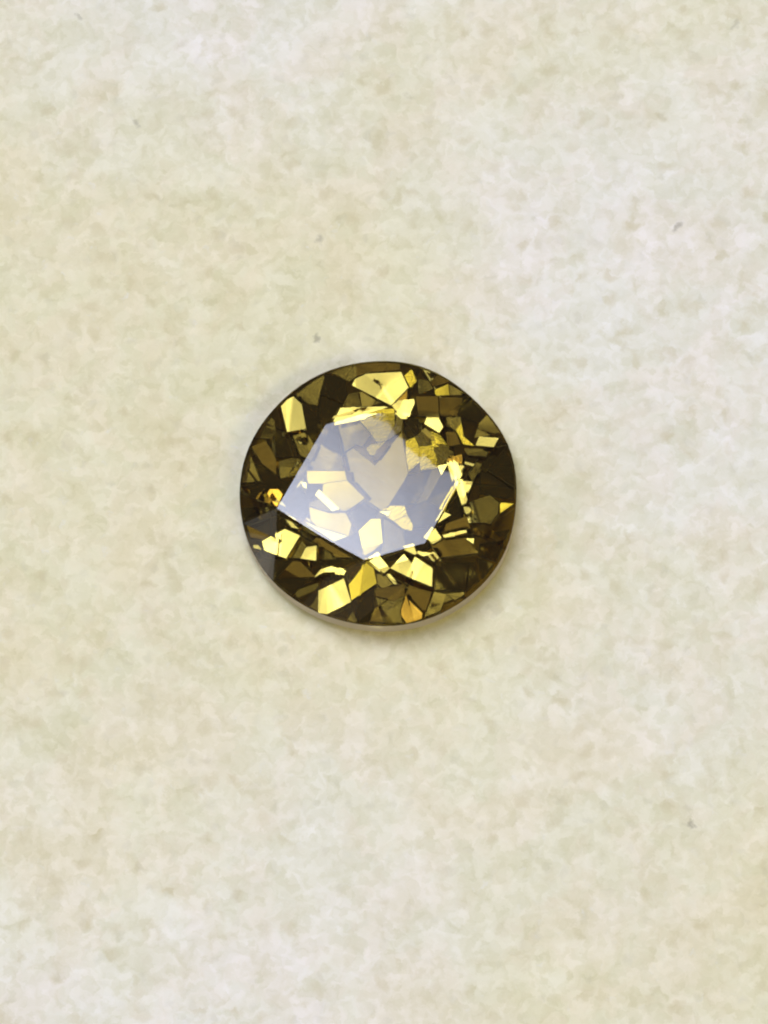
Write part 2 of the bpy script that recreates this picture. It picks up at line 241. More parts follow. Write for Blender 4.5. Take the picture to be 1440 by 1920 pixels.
MIRRORS = [
 (2, [(-0.2352, -0.03492, -0.04388), (-0.13674, -0.0996, -0.04713), (-0.03139, -0.15992, -0.05149), (0.10893, -0.11621, -0.06972), (0.18655, 0.03329, -0.09234), (0.16928, 0.09519, -0.09682), (0.05265, 0.20553, -0.09635), (-0.03686, 0.20201, -0.08716), (-0.1226, 0.17453, -0.07595), (-0.18147, 0.06493, -0.05917)]),
 (2, [(-0.22392, -0.01622, -0.04753), (-0.22746, -0.09205, -0.04733), (-0.12404, -0.08189, -0.04914)]),
 (2, [(-0.20214, -0.03534, -0.04384), (-0.23714, 0.0192, -0.05877), (-0.29727, -0.06124, -0.05961)]),
 (2, [(-0.20673, -0.01767, -0.04522), (-0.29974, -0.05024, -0.06174), (-0.21443, -0.09375, -0.04384)]),
 (2, [(-0.21666, -0.09788, -0.04683), (-0.30459, -0.05849, -0.04384), (-0.2992, -0.07711, -0.04789), (-0.2925, -0.09549, -0.05178), (-0.28445, -0.11355, -0.0555), (-0.27504, -0.13118, -0.05902)]),
 (2, [(-0.22015, -0.09335, -0.04384), (-0.27882, -0.12956, -0.04982), (-0.26908, -0.14701, -0.05108), (-0.25802, -0.16378, -0.05222), (-0.24568, -0.17977, -0.05323), (-0.23216, -0.19492, -0.05411)]),
 (2, [(-0.12947, -0.08433, -0.048), (-0.11476, -0.18894, -0.048), (-0.02267, -0.14634, -0.048)]),
 (2, [(-0.12415, -0.08275, -0.04561), (-0.22744, -0.09209, -0.04564), (-0.23805, -0.19504, -0.05275)]),
 (2, [(-0.12346, -0.08443, -0.04384), (-0.23837, -0.19658, -0.04839), (-0.10912, -0.18667, -0.05246)]),
 (2, [(-0.1101, -0.18614, -0.04579), (-0.23834, -0.19533, -0.04566), (-0.22262, -0.21102, -0.04685), (-0.20572, -0.22551, -0.04796), (-0.18779, -0.23877, -0.04899), (-0.16895, -0.25076, -0.04994), (-0.14932, -0.26149, -0.05081)]),
 (2, [(-0.11565, -0.18357, -0.04402), (-0.15352, -0.25911, -0.05086), (-0.13358, -0.26914, -0.05012), (-0.11306, -0.27791, -0.04927), (-0.09207, -0.28544, -0.04832), (-0.07066, -0.29174, -0.04727), (-0.0489, -0.29681, -0.04613)]),
 (2, [(-0.03647, -0.14638, -0.04525), (0.05731, -0.21114, -0.04852), (0.10594, -0.10402, -0.05023)]),
 (2, [(-0.02568, -0.14057, -0.04423), (-0.1172, -0.18446, -0.04426), (-0.05, -0.29486, -0.0555)]),
 (2, [(-0.03166, -0.13978, -0.04384), (-0.05375, -0.29457, -0.0547), (0.06122, -0.2022, -0.05742)]),
 (2, [(0.0607, -0.20669, -0.04384), (-0.05419, -0.29648, -0.04662), (-0.03188, -0.29974, -0.04772), (-0.00931, -0.30166, -0.04872), (0.01342, -0.30216, -0.04961), (0.03625, -0.30114, -0.05039), (0.05904, -0.2985, -0.05103), (0.08166, -0.29417, -0.05154)]),
 (2, [(0.05322, -0.20828, -0.04495), (0.07611, -0.29675, -0.04798), (0.09846, -0.29088, -0.04823), (0.12031, -0.28331, -0.04842), (0.14154, -0.2741, -0.04855), (0.16204, -0.26337, -0.04862), (0.18174, -0.25122, -0.04864), (0.20056, -0.23773, -0.0486)]),
 (2, [(0.09586, -0.11463, -0.04383), (0.21113, -0.07958, -0.06186), (0.17238, 0.03881, -0.06792)]),
 (2, [(0.10013, -0.10273, -0.04478), (0.0526, -0.21017, -0.04384), (0.19971, -0.23684, -0.05678)]),
 (2, [(0.09431, -0.10773, -0.04384), (0.19597, -0.23979, -0.05687), (0.20988, -0.07342, -0.06036)]),
 (2, [(0.21078, -0.07768, -0.04686), (0.19578, -0.24275, -0.04633), (0.21304, -0.22853, -0.04693), (0.22928, -0.21317, -0.0475), (0.24436, -0.1967, -0.04803), (0.25809, -0.17914, -0.04851), (0.27031, -0.16056, -0.04893), (0.28088, -0.14108, -0.0493), (0.28976, -0.12084, -0.04962)]),
 (2, [(0.207, -0.08616, -0.04384), (0.2874, -0.12761, -0.04533), (0.29498, -0.10646, -0.04639), (0.30095, -0.08496, -0.0474), (0.30547, -0.06326, -0.04836), (0.30874, -0.04147, -0.04929), (0.31088, -0.01963, -0.05017), (0.31197, 0.00223, -0.05101), (0.31198, 0.02409, -0.05181)]),
 (2, [(0.17122, 0.02003, -0.04384), (0.23561, 0.06358, -0.04907), (0.15241, 0.08341, -0.05296)]),
 (2, [(0.16623, 0.02979, -0.04383), (0.20458, -0.0848, -0.05169), (0.30777, 0.02922, -0.07648)]),
 (2, [(0.16604, 0.02671, -0.04383), (0.30825, 0.02595, -0.07283), (0.22928, 0.07112, -0.05936)]),
 (2, [(0.22987, 0.06501, -0.04383), (0.30702, 0.02211, -0.06719), (0.30675, 0.04944, -0.06261), (0.30402, 0.07639, -0.05757)]),
 (2, [(0.23032, 0.06128, -0.04535), (0.30582, 0.07245, -0.05112), (0.30005, 0.09974, -0.04895), (0.29106, 0.12586, -0.04659)]),
 (2, [(0.16026, 0.07365, -0.04384), (0.15503, 0.18655, -0.06384), (0.03788, 0.18869, -0.07894)]),
 (2, [(0.15101, 0.07632, -0.04878), (0.23467, 0.05796, -0.04384), (0.29229, 0.12498, -0.05734)]),
 (2, [(0.15147, 0.07459, -0.05188), (0.29033, 0.12499, -0.07604), (0.15097, 0.18532, -0.04383)]),
 (2, [(0.15105, 0.18499, -0.04623), (0.29365, 0.12151, -0.05079), (0.2828, 0.14377, -0.04994), (0.26993, 0.1646, -0.04908), (0.25559, 0.18411, -0.04824), (0.24014, 0.20248, -0.0474), (0.22383, 0.21989, -0.04659), (0.20675, 0.23646, -0.04578)]),
 (2, [(0.15634, 0.17992, -0.0492), (0.21063, 0.23283, -0.04907), (0.19259, 0.24905, -0.04865), (0.17371, 0.2642, -0.04824), (0.15386, 0.27802, -0.04783), (0.13294, 0.29019, -0.04744), (0.11096, 0.3004, -0.04706), (0.08802, 0.30843, -0.0467)]),
 (2, [(0.05445, 0.17991, -0.04384), (0.01231, 0.25398, -0.04774), (-0.03675, 0.17818, -0.05342)]),
 (2, [(0.04224, 0.17807, -0.04384), (0.15594, 0.17894, -0.05967), (0.08875, 0.30821, -0.04798)]),
 (2, [(0.04763, 0.17596, -0.05026), (0.09188, 0.30725, -0.05051), (0.00727, 0.2506, -0.04384)]),
 (2, [(0.00878, 0.24852, -0.04586), (0.09343, 0.30676, -0.05043), (0.07391, 0.31214, -0.04942), (0.05411, 0.31594, -0.04839), (0.03415, 0.31825, -0.04735), (0.01409, 0.31919, -0.0463)]),
 (2, [(0.01405, 0.24797, -0.0472), (0.01773, 0.31911, -0.04838), (-0.0024, 0.31902, -0.04825), (-0.02243, 0.31774, -0.04811), (-0.04231, 0.31534, -0.04794), (-0.06205, 0.31184, -0.04776)]),
 (2, [(-0.0303, 0.17845, -0.05079), (-0.10382, 0.23152, -0.04706), (-0.11758, 0.15227, -0.04615)]),
 (2, [(-0.03137, 0.17422, -0.04779), (0.01662, 0.25087, -0.04947), (-0.06015, 0.31223, -0.04679)]),
 (2, [(-0.03327, 0.17382, -0.048), (-0.06053, 0.31215, -0.048), (-0.10611, 0.22781, -0.048)]),
 (2, [(-0.10194, 0.22589, -0.04717), (-0.05819, 0.31261, -0.04789), (-0.0835, 0.30666, -0.04808), (-0.10825, 0.29871, -0.04824), (-0.1323, 0.28863, -0.04836)]),
 (2, [(-0.09691, 0.22832, -0.04886), (-0.12888, 0.29021, -0.04843), (-0.15203, 0.27836, -0.048), (-0.17403, 0.2645, -0.0476), (-0.19484, 0.24876, -0.0472)]),
 (2, [(-0.10593, 0.16264, -0.05386), (-0.20186, 0.14342, -0.04579), (-0.16685, 0.05332, -0.04437)]),
 (2, [(-0.10849, 0.15054, -0.0469), (-0.0965, 0.23008, -0.04786), (-0.19383, 0.24959, -0.04917)]),
 (2, [(-0.10523, 0.15338, -0.04695), (-0.19198, 0.25109, -0.04839), (-0.20039, 0.13678, -0.04862)]),
 (2, [(-0.19918, 0.1373, -0.048), (-0.19124, 0.25168, -0.048), (-0.20737, 0.23792, -0.048), (-0.22263, 0.22321, -0.048), (-0.23704, 0.2076, -0.048), (-0.25059, 0.19112, -0.048), (-0.26323, 0.17375, -0.048)]),
 (2, [(-0.19543, 0.14368, -0.05131), (-0.26028, 0.17799, -0.05014), (-0.27206, 0.16009, -0.04905), (-0.28266, 0.1414, -0.04796), (-0.29195, 0.12191, -0.0469), (-0.2998, 0.10166, -0.04586), (-0.30584, 0.08065, -0.04487)]),
 (2, [(-0.16084, 0.0536, -0.04893), (-0.25154, 0.00926, -0.04727), (-0.21558, -0.04495, -0.04779)]),
 (2, [(-0.16044, 0.05618, -0.04886), (-0.19637, 0.14597, -0.05081), (-0.3057, 0.08225, -0.04438)]),
 (2, [(-0.16069, 0.05385, -0.04938), (-0.30573, 0.08215, -0.04692), (-0.25127, 0.00925, -0.04772)]),
 (2, [(-0.24547, 0.01413, -0.04384), (-0.30135, 0.08618, -0.05144), (-0.30677, 0.06127, -0.05059), (-0.3098, 0.03584, -0.04955), (-0.31058, 0.01008, -0.04834)]),
 (2, [(-0.24545, 0.01961, -0.04421), (-0.31039, 0.01426, -0.04974), (-0.30973, -0.01106, -0.04933), (-0.30706, -0.03638, -0.04874), (-0.30242, -0.06157, -0.04798)]),
 (0, [(0.01313, 0.26022, -0.00696), (-0.00974, 0.22408, -0.00671), (0.03036, 0.19961, -0.00594), (0.0404, 0.2116, -0.006)]),
 (0, [(0.00314, 0.25103, -0.00644), (0.03112, 0.20206, -0.00401), (0.06861, 0.24892, -0.00663), (0.05411, 0.28654, -0.00853)]),
 (0, [(0.0067, 0.24276, -0.00457), (0.05742, 0.27891, -0.00669), (0.05232, 0.29232, -0.00737), (0.00837, 0.2885, -0.00697)]),
 (0, [(0.01731, 0.24173, -0.00473), (0.02114, 0.28913, -0.00722), (-0.02696, 0.28712, -0.0069), (-0.03166, 0.28456, -0.00675)]),
 (0, [(-0.05062, 0.25093, -0.00488), (0.00013, 0.21772, -0.00316), (0.02188, 0.25095, -0.00645), (-0.02166, 0.28771, -0.00862), (-0.0263, 0.28763, -0.00851), (-0.05293, 0.2742, -0.0068), (-0.05451, 0.26997, -0.00641)]),
 (0, [(-0.04582, 0.24712, -0.0052), (-0.05136, 0.27523, -0.00703), (-0.05355, 0.27407, -0.00706), (-0.06015, 0.25635, -0.00631)]),
 (1, [(-0.05377, 0.27798, -0.03921), (-0.04966, 0.28174, -0.03832), (-0.05042, 0.31014, -0.03893), (-0.05612, 0.31301, -0.04029), (-0.0608, 0.31209, -0.04135)]),
 (1, [(-0.08313, 0.27772, -0.04407), (-0.06636, 0.26719, -0.03993), (-0.05347, 0.27926, -0.03667), (-0.05998, 0.31226, -0.03817), (-0.06459, 0.3113, -0.03933)]),
 (1, [(-0.08859, 0.28224, -0.04283), (-0.07786, 0.27506, -0.04018), (-0.05947, 0.31236, -0.03546), (-0.07361, 0.30924, -0.039), (-0.11345, 0.29673, -0.04897)]),
 (1, [(0.01048, 0.29356, -0.0413), (0.04839, 0.2985, -0.03896), (0.04857, 0.31573, -0.03824), (0.01192, 0.31757, -0.04022)]),
 (1, [(-0.05152, 0.30458, -0.04178), (-0.03233, 0.28767, -0.04148), (-0.02698, 0.28994, -0.041), (0.0182, 0.29386, -0.0378), (0.01969, 0.31703, -0.03637), (-0.01009, 0.31866, -0.03824), (-0.05145, 0.31386, -0.04124)]),
 (1, [(-0.0504, 0.31015, -0.03948), (-0.04958, 0.28177, -0.04121), (-0.02741, 0.29037, -0.03834)]),
 (1, [(-0.12209, 0.1684, -0.03984), (-0.12706, 0.15914, -0.03834), (-0.11864, 0.15299, -0.03885), (-0.11043, 0.17221, -0.04169)]),
 (1, [(-0.10492, 0.23398, -0.04726), (-0.1194, 0.15028, -0.03552), (-0.10951, 0.1533, -0.03717), (-0.10381, 0.16812, -0.03966), (-0.07932, 0.21532, -0.04843)]),
 (1, [(-0.10831, 0.22709, -0.03552), (-0.08323, 0.20886, -0.03707), (-0.07093, 0.23365, -0.04248), (-0.0787, 0.2781, -0.04734), (-0.08241, 0.27919, -0.04689)]),
 (1, [(-0.12633, 0.27154, -0.04075), (-0.1026, 0.22347, -0.03552), (-0.07648, 0.27725, -0.04704), (-0.12374, 0.2925, -0.04442)]),
 (1, [(-0.09601, 0.2269, -0.03751), (-0.12268, 0.28253, -0.04529), (-0.1279, 0.23405, -0.03626)]),
 (1, [(-0.10863, 0.148, -0.03552), (-0.09443, 0.23113, -0.04812), (-0.12603, 0.23804, -0.04663), (-0.12902, 0.2104, -0.04258), (-0.12726, 0.1699, -0.03711)]),
 (1, [(-0.10418, 0.15216, -0.03931), (-0.12487, 0.17598, -0.04209), (-0.12404, 0.1552, -0.03895), (-0.11762, 0.14977, -0.03838)]),
 (1, [(-0.02402, 0.19886, -0.03379), (-0.01642, 0.19897, -0.03232), (0.00425, 0.20668, -0.02821), (-0.01147, 0.21834, -0.03111)]),
 (1, [(-0.07483, 0.21118, -0.03203), (-0.07874, 0.19907, -0.0332), (-0.05803, 0.19872, -0.02885)]),
 (1, [(-0.0371, 0.19688, -0.03462), (-0.01634, 0.19654, -0.02915), (-0.0053, 0.21394, -0.0272), (-0.0346, 0.23709, -0.03614), (-0.04512, 0.23619, -0.03885)]),
 (1, [(-0.07408, 0.21692, -0.03392), (-0.07784, 0.20493, -0.03489), (-0.06589, 0.19625, -0.03276), (-0.03717, 0.19643, -0.0272), (-0.04497, 0.23598, -0.02791), (-0.06747, 0.23353, -0.03231)]),
 (0, [(-0.05024, 0.17757, -0.00627), (-0.00044, 0.19365, -0.00596), (-0.03594, 0.19325, -0.00633), (-0.09959, 0.17403, -0.00675), (-0.10305, 0.16724, -0.00669)]),
 (0, [(-0.04181, 0.17344, -0.00664), (-0.03548, 0.17356, -0.00651), (0.02351, 0.19465, -0.00582), (0.0149, 0.19675, -0.00607), (-0.02784, 0.19552, -0.00695)]),
 (0, [(-0.05012, 0.16827, -0.00576), (-0.03446, 0.17302, -0.00549), (-0.02531, 0.17601, -0.00533), (-0.05134, 0.19534, -0.00695), (-0.08447, 0.1954, -0.00796), (-0.10087, 0.15889, -0.00691)]),
 (0, [(-0.03412, 0.17125, -0.00604), (-0.02899, 0.17296, -0.00596), (-0.01523, 0.19404, -0.00644), (-0.03882, 0.19416, -0.00716)]),
 (0, [(-0.03534, 0.17101, -0.00582), (-0.0311, 0.17253, -0.00592), (-0.03532, 0.1939, -0.00702), (-0.06689, 0.1934, -0.00685)]),
 (0, [(0.04317, 0.18537, -0.0056), (0.05495, 0.17593, -0.00619), (0.06626, 0.17559, -0.00678), (0.07047, 0.18583, -0.00703)]),
 (0, [(0.05785, 0.17538, -0.00522), (0.0607, 0.17544, -0.0051), (0.04243, 0.20802, -0.0077), (0.03207, 0.19864, -0.00758)]),
 (0, [(0.0441, 0.18098, -0.00492), (0.05355, 0.173, -0.00476), (0.06702, 0.17316, -0.00523), (0.08038, 0.20719, -0.00776), (0.07892, 0.21835, -0.00839), (0.05589, 0.2142, -0.00735)]),
 (0, [(0.0398, 0.18661, -0.00573), (0.05256, 0.17513, -0.00579), (0.06559, 0.21465, -0.00773), (0.04465, 0.21151, -0.00683), (0.03236, 0.19967, -0.00593)]),
 (0, [(0.04427, 0.21154, -0.01266), (0.06302, 0.21535, -0.01811), (0.06508, 0.24052, -0.01935), (0.03741, 0.20607, -0.01056)]),
 (1, [(0.0696, 0.24991, -0.02267), (0.08585, 0.26753, -0.02421), (0.08121, 0.28233, -0.02224)]),
 (1, [(0.07179, 0.24918, -0.02534), (0.07596, 0.25375, -0.02555), (0.08406, 0.2778, -0.02457), (0.07684, 0.30047, -0.02141), (0.07208, 0.29707, -0.02101), (0.05876, 0.28228, -0.02035)]),
 (1, [(-0.01984, 0.14526, -0.02857), (0.00048, 0.11783, -0.0361), (0.01745, 0.12481, -0.03586), (0.03792, 0.15939, -0.02988), (0.03802, 0.19049, -0.02311), (-0.00449, 0.19026, -0.01993), (-0.04873, 0.17964, -0.01888)]),
 (1, [(-0.02641, 0.10317, -0.02219), (-0.01963, 0.08946, -0.02569), (-0.01116, 0.0878, -0.0267), (0.01774, 0.12236, -0.02136), (0.00075, 0.11537, -0.02159), (-0.01622, 0.11355, -0.0207)]),
 (1, [(0.01741, 0.12871, -0.03786), (0.02252, 0.12679, -0.03722), (0.05323, 0.1467, -0.02945), (0.05497, 0.1624, -0.0272), (0.0379, 0.15949, -0.03051)]),
 (0, [(-0.11863, 0.15133, -0.03957), (-0.12871, 0.13499, -0.03762), (-0.12349, 0.11697, -0.03671), (-0.08435, 0.09738, -0.03827), (-0.08797, 0.13525, -0.04074), (-0.09497, 0.17137, -0.04282), (-0.10346, 0.16951, -0.04204)]),
 (1, [(-0.08804, 0.13624, -0.04663), (-0.08108, 0.09719, -0.04776), (-0.05048, 0.11667, -0.03779), (-0.03512, 0.11058, -0.03403), (-0.0181, 0.13787, -0.02721), (-0.05065, 0.18016, -0.03289), (-0.09501, 0.17186, -0.04578)]),
 (0, [(-0.13541, 0.14316, -0.03358), (-0.12696, 0.13413, -0.03252), (-0.11937, 0.15044, -0.02886), (-0.1283, 0.15543, -0.03048)]),
 (0, [(-0.12499, 0.138, -0.0326), (-0.12185, 0.13439, -0.03164), (-0.11434, 0.14821, -0.02898), (-0.12467, 0.1548, -0.03223)]),
 (0, [(0.03869, 0.16173, -0.03328), (0.05491, 0.16289, -0.03012), (0.05832, 0.17883, -0.02926), (0.03953, 0.18849, -0.03278)]),
 (1, [(0.05829, 0.15054, -0.03126), (0.06858, 0.12658, -0.0272), (0.09226, 0.13791, -0.03184), (0.09217, 0.15877, -0.03622), (0.07054, 0.17968, -0.03856), (0.05984, 0.1802, -0.03764)]),
 (1, [(0.08492, 0.1447, -0.0303), (0.08499, 0.17124, -0.0348), (0.05722, 0.17098, -0.02898)]),
 (0, [(-0.12237, 0.11044, -0.02983), (-0.10191, 0.0962, -0.03072), (-0.08322, 0.09094, -0.03189), (-0.08678, 0.12145, -0.03299), (-0.09888, 0.15736, -0.0337), (-0.11921, 0.14824, -0.03176), (-0.12933, 0.13558, -0.03043), (-0.13435, 0.12475, -0.02957)]),
 (1, [(-0.16312, 0.08569, -0.05018), (-0.17486, 0.06362, -0.05571), (-0.15954, 0.05754, -0.05185), (-0.07791, 0.05299, -0.02861), (-0.08485, 0.08837, -0.02721), (-0.12242, 0.10972, -0.03605), (-0.13613, 0.1245, -0.0386)]),
 (0, [(-0.16244, 0.02983, -0.01494), (-0.15899, 0.01962, -0.01762), (-0.11156, 0.02006, -0.02181), (-0.07094, 0.02725, -0.02382), (-0.07606, 0.04939, -0.01821), (-0.16254, 0.04862, -0.01056)]),
 (0, [(-0.17242, 0.01243, -0.00654), (-0.16388, 0.00523, -0.00626), (-0.16399, 0.01943, -0.00623), (-0.17419, 0.02133, -0.00657)]),
 (0, [(-0.1656, -0.01538, -0.02992), (-0.15543, -0.01885, -0.03062), (-0.14704, -0.00818, -0.03123), (-0.13531, 0.00783, -0.03208), (-0.12681, 0.00257, -0.03266), (-0.12694, 0.02206, -0.03269), (-0.1608, 0.02186, -0.03032)]),
 (0, [(-0.1266, -0.00237, -0.01477), (-0.13509, 0.00266, -0.01284), (-0.08589, -0.04445, -0.02824), (-0.0707, -0.0443, -0.02958), (-0.03018, -0.01421, -0.02626), (-0.07079, 0.02542, -0.01337), (-0.11144, 0.01993, -0.01097), (-0.12498, 0.01639, -0.01056)]),
 (0, [(-0.10422, -0.0483, -0.00619), (-0.08731, -0.04315, -0.00589), (-0.13504, 0.00335, -0.00669), (-0.14343, -0.00899, -0.00684)]),
 (0, [(-0.15539, -0.03028, -0.03591), (-0.11804, -0.04386, -0.03039), (-0.1011, -0.04454, -0.0272), (-0.13514, -0.01553, -0.03013), (-0.15713, -0.0233, -0.03536)]),
 (0, [(-0.20425, -0.04864, -0.03036), (-0.17371, -0.06266, -0.03193), (-0.15861, -0.04849, -0.03275), (-0.15882, -0.02021, -0.0328), (-0.17435, 0.01871, -0.03208), (-0.20469, 0.00089, -0.03045), (-0.22805, -0.03547, -0.02914)]),
 (0, [(-0.07153, 0.03847, -0.06778), (-0.03254, -0.00615, -0.06649), (-0.00547, -0.03126, -0.06473), (0.00342, -0.04275, -0.06462), (0.02441, -0.02569, -0.05789), (0.05504, 0.02129, -0.04481), (0.0687, 0.04661, -0.03834), (0.05365, 0.14274, -0.02724), (-0.00716, 0.06698, -0.05062), (-0.06156, 0.11422, -0.05463), (-0.08195, 0.0943, -0.06167)]),
 (0, [(-0.01085, 0.07423, -0.03061), (-0.00066, 0.07752, -0.02943), (0.02319, 0.10807, -0.02148), (0.01983, 0.12014, -0.01888), (-0.01083, 0.09308, -0.02634)]),
 (1, [(0.06382, 0.08394, -0.02782), (0.07041, 0.04983, -0.03634), (0.0976, 0.07397, -0.03319), (0.09444, 0.10819, -0.02496), (0.0844, 0.13043, -0.01888), (0.06401, 0.12167, -0.01907)]),
 (1, [(0.09439, 0.1085, -0.02676), (0.12511, 0.11444, -0.02093), (0.1238, 0.12634, -0.02009), (0.10259, 0.14679, -0.02191), (0.10133, 0.14694, -0.02211), (0.08423, 0.1317, -0.02643)]),
 (1, [(0.11797, 0.11356, -0.02229), (0.11592, 0.13905, -0.02109), (0.0946, 0.14014, -0.02415), (0.09227, 0.13787, -0.02463)]),
 (1, [(0.12313, 0.12681, -0.01888), (0.125, 0.10068, -0.02389), (0.14699, 0.10525, -0.02688)]),
 (1, [(0.11706, 0.11443, -0.0221), (0.1359, 0.09643, -0.028), (0.15598, 0.10172, -0.03125), (0.13644, 0.13073, -0.02384), (0.11615, 0.13887, -0.01888)]),
 (1, [(0.09761, 0.05243, -0.03187), (0.13652, 0.05789, -0.03412), (0.13504, 0.08352, -0.02804), (0.1251, 0.11085, -0.02079), (0.09458, 0.10716, -0.01888)]),
 (1, [(0.13512, 0.08301, -0.02508), (0.13664, 0.05707, -0.02938), (0.164, 0.07519, -0.02208), (0.16338, 0.08864, -0.01983), (0.1441, 0.10695, -0.01954), (0.12506, 0.10754, -0.02231)]),
 (1, [(0.15758, 0.07602, -0.02208), (0.15697, 0.10099, -0.02156), (0.13213, 0.10006, -0.02547)]),
 (0, [(0.13677, 0.13496, -0.00525), (0.1458, 0.1508, -0.00612), (0.13573, 0.17437, -0.00731), (0.10768, 0.17293, -0.00711), (0.10215, 0.15627, -0.00621)]),
 (0, [(0.10499, 0.17493, -0.03237), (0.13678, 0.17348, -0.03019), (0.13348, 0.18294, -0.03032), (0.10156, 0.17958, -0.03256)]),
 (0, [(0.08399, -0.0269, -0.03342), (0.11775, 0.02312, -0.03742), (0.12455, 0.05695, -0.03844), (0.0688, 0.04207, -0.03247), (0.02498, -0.03118, -0.0272)]),
 (0, [(0.10764, 0.01401, -0.03561), (0.08376, -0.02688, -0.04339), (0.11091, -0.01918, -0.03802), (0.14343, 0.0389, -0.0272), (0.135, 0.05493, -0.02722), (0.12479, 0.0553, -0.02894)]),
 (0, [(0.14568, 0.03708, -0.00667), (0.16103, 0.06357, -0.00613), (0.13726, 0.05843, -0.0064)]),
 (0, [(0.11098, -0.01967, -0.03529), (0.14656, -0.04031, -0.02972), (0.1772, 0.0157, -0.02755), (0.1603, 0.05547, -0.03127), (0.14328, 0.03813, -0.03296)]),
 (0, [(0.17699, 0.01995, -0.00635), (0.18676, 0.03816, -0.00655), (0.17962, 0.06424, -0.00648), (0.16444, 0.07068, -0.00623)]),
 (0, [(0.17066, 0.02025, -0.0063), (0.19087, 0.05728, -0.00701), (0.17401, 0.06178, -0.00642), (0.15805, 0.06743, -0.00586)]),
 (1, [(0.15989, 0.0792, -0.01888), (0.16624, 0.06738, -0.02266), (0.18311, 0.06374, -0.02924), (0.18279, 0.07472, -0.02776)]),
 (1, [(0.16055, 0.07208, -0.01978), (0.18195, 0.06737, -0.02817), (0.18179, 0.08393, -0.02641), (0.159, 0.0752, -0.01888)]),
 (0, [(0.19171, -0.03138, -0.00746), (0.19674, -0.01797, -0.00724), (0.18341, 0.02147, -0.00542), (0.17743, 0.01221, -0.00547)]),
 (0, [(0.18767, -0.03203, -0.00787), (0.20904, 0.02291, -0.00725), (0.1869, 0.02404, -0.00587), (0.18168, 0.02427, -0.00554), (0.17304, 0.01123, -0.00547)]),
 (0, [(0.20712, 0.01668, -0.00686), (0.20912, 0.02183, -0.00693), (0.18165, 0.02319, -0.00597), (0.17805, 0.01773, -0.00584)]),
 (0, [(0.14503, -0.04677, -0.02318), (0.15028, -0.04798, -0.02432), (0.155, -0.03962, -0.02241), (0.15868, -0.02978, -0.01988), (0.17759, 0.0004, -0.01323), (0.18071, 0.00592, -0.01196), (0.17429, 0.00741, -0.01056)]),
 (0, [(0.13929, -0.04336, -0.0207), (0.14462, -0.04436, -0.02208), (0.15189, -0.02583, -0.0179), (0.175, 0.01011, -0.01161), (0.17091, 0.01086, -0.01056)]),
 (0, [(0.19469, -0.04761, -0.0059), (0.19909, -0.05364, -0.00631), (0.20607, -0.04544, -0.00711), (0.20437, -0.04042, -0.00698), (0.19888, -0.03507, -0.00646), (0.19109, -0.03535, -0.00564)]),
 (1, [(0.02001, -0.05955, -0.02441), (0.03683, -0.06951, -0.02842), (0.06723, -0.05573, -0.02761), (0.0606, -0.03384, -0.02149), (0.03022, -0.03412, -0.01888), (0.00317, -0.04789, -0.01998)]),
 (1, [(0.03701, -0.07109, -0.01968), (0.05715, -0.08774, -0.02567), (0.07733, -0.09259, -0.02868), (0.08076, -0.08078, -0.026), (0.06742, -0.05731, -0.01888)]),
 (0, [(0.02374, -0.06107, -0.00633), (0.03049, -0.04877, -0.0062), (0.00342, -0.05029, -0.00667)]),
 (1, [(0.0638, -0.04117, -0.02996), (0.08411, -0.0841, -0.0272), (0.12956, -0.0766, -0.03126), (0.14133, -0.04062, -0.03567), (0.11097, -0.01747, -0.03574), (0.08401, -0.03024, -0.03251)]),
 (0, [(0.06046, -0.12932, -0.0291), (0.10758, -0.1222, -0.03113), (0.12375, -0.09551, -0.03271), (0.13017, -0.08338, -0.0334), (0.06042, -0.09217, -0.03046)]),
 (0, [(0.09651, -0.1188, -0.02984), (0.09941, -0.11801, -0.03003), (0.12276, -0.07877, -0.03297), (0.11688, -0.07963, -0.0326)]),
 (1, [(0.0131, -0.11004, -0.03694), (0.00802, -0.14415, -0.04205), (0.06042, -0.12895, -0.03113), (0.05712, -0.09274, -0.0272), (0.01313, -0.06185, -0.03096)]),
 (0, [(-0.02989, -0.1555, -0.0364), (0.01057, -0.12018, -0.02946), (0.00571, -0.06691, -0.01249), (-0.01454, -0.06714, -0.01056), (-0.04326, -0.09417, -0.0161)]),
 (0, [(-0.04684, -0.09021, -0.02804), (-0.01491, -0.06332, -0.03164), (0.0019, -0.0454, -0.03378), (-0.03027, -0.02229, -0.03352), (-0.06392, -0.04924, -0.02982)]),
 (0, [(-0.03147, -0.1566, -0.03045), (-0.0469, -0.09118, -0.03237), (-0.06371, -0.1035, -0.03175), (-0.09737, -0.11753, -0.03086)]),
 (0, [(-0.15329, -0.06668, -0.01823), (-0.13801, -0.08342, -0.02363), (-0.06711, -0.10314, -0.03366), (-0.06039, -0.0762, -0.02715), (-0.07391, -0.051, -0.01969), (-0.11109, -0.05123, -0.01717), (-0.15682, -0.03799, -0.01056)]),
 (0, [(-0.10044, -0.12017, -0.00692), (-0.0701, -0.10799, -0.00709), (-0.13782, -0.08663, -0.00606), (-0.16837, -0.07242, -0.00553)]),
 (0, [(0.16232, -0.05456, -0.0064), (0.14648, -0.04768, -0.0064), (0.13107, -0.07431, -0.0064)]),
 (0, [(0.1188, -0.12148, -0.00646), (0.12119, -0.12089, -0.00642), (0.14028, -0.1095, -0.00608), (0.12424, -0.08673, -0.00634), (0.1053, -0.11149, -0.00669)]),
 (0, [(0.14726, -0.10941, -0.00612), (0.19597, -0.10216, -0.00683), (0.19954, -0.10126, -0.00687), (0.19947, -0.09289, -0.00662), (0.16111, -0.09697, -0.00602), (0.14374, -0.10597, -0.00595)]),
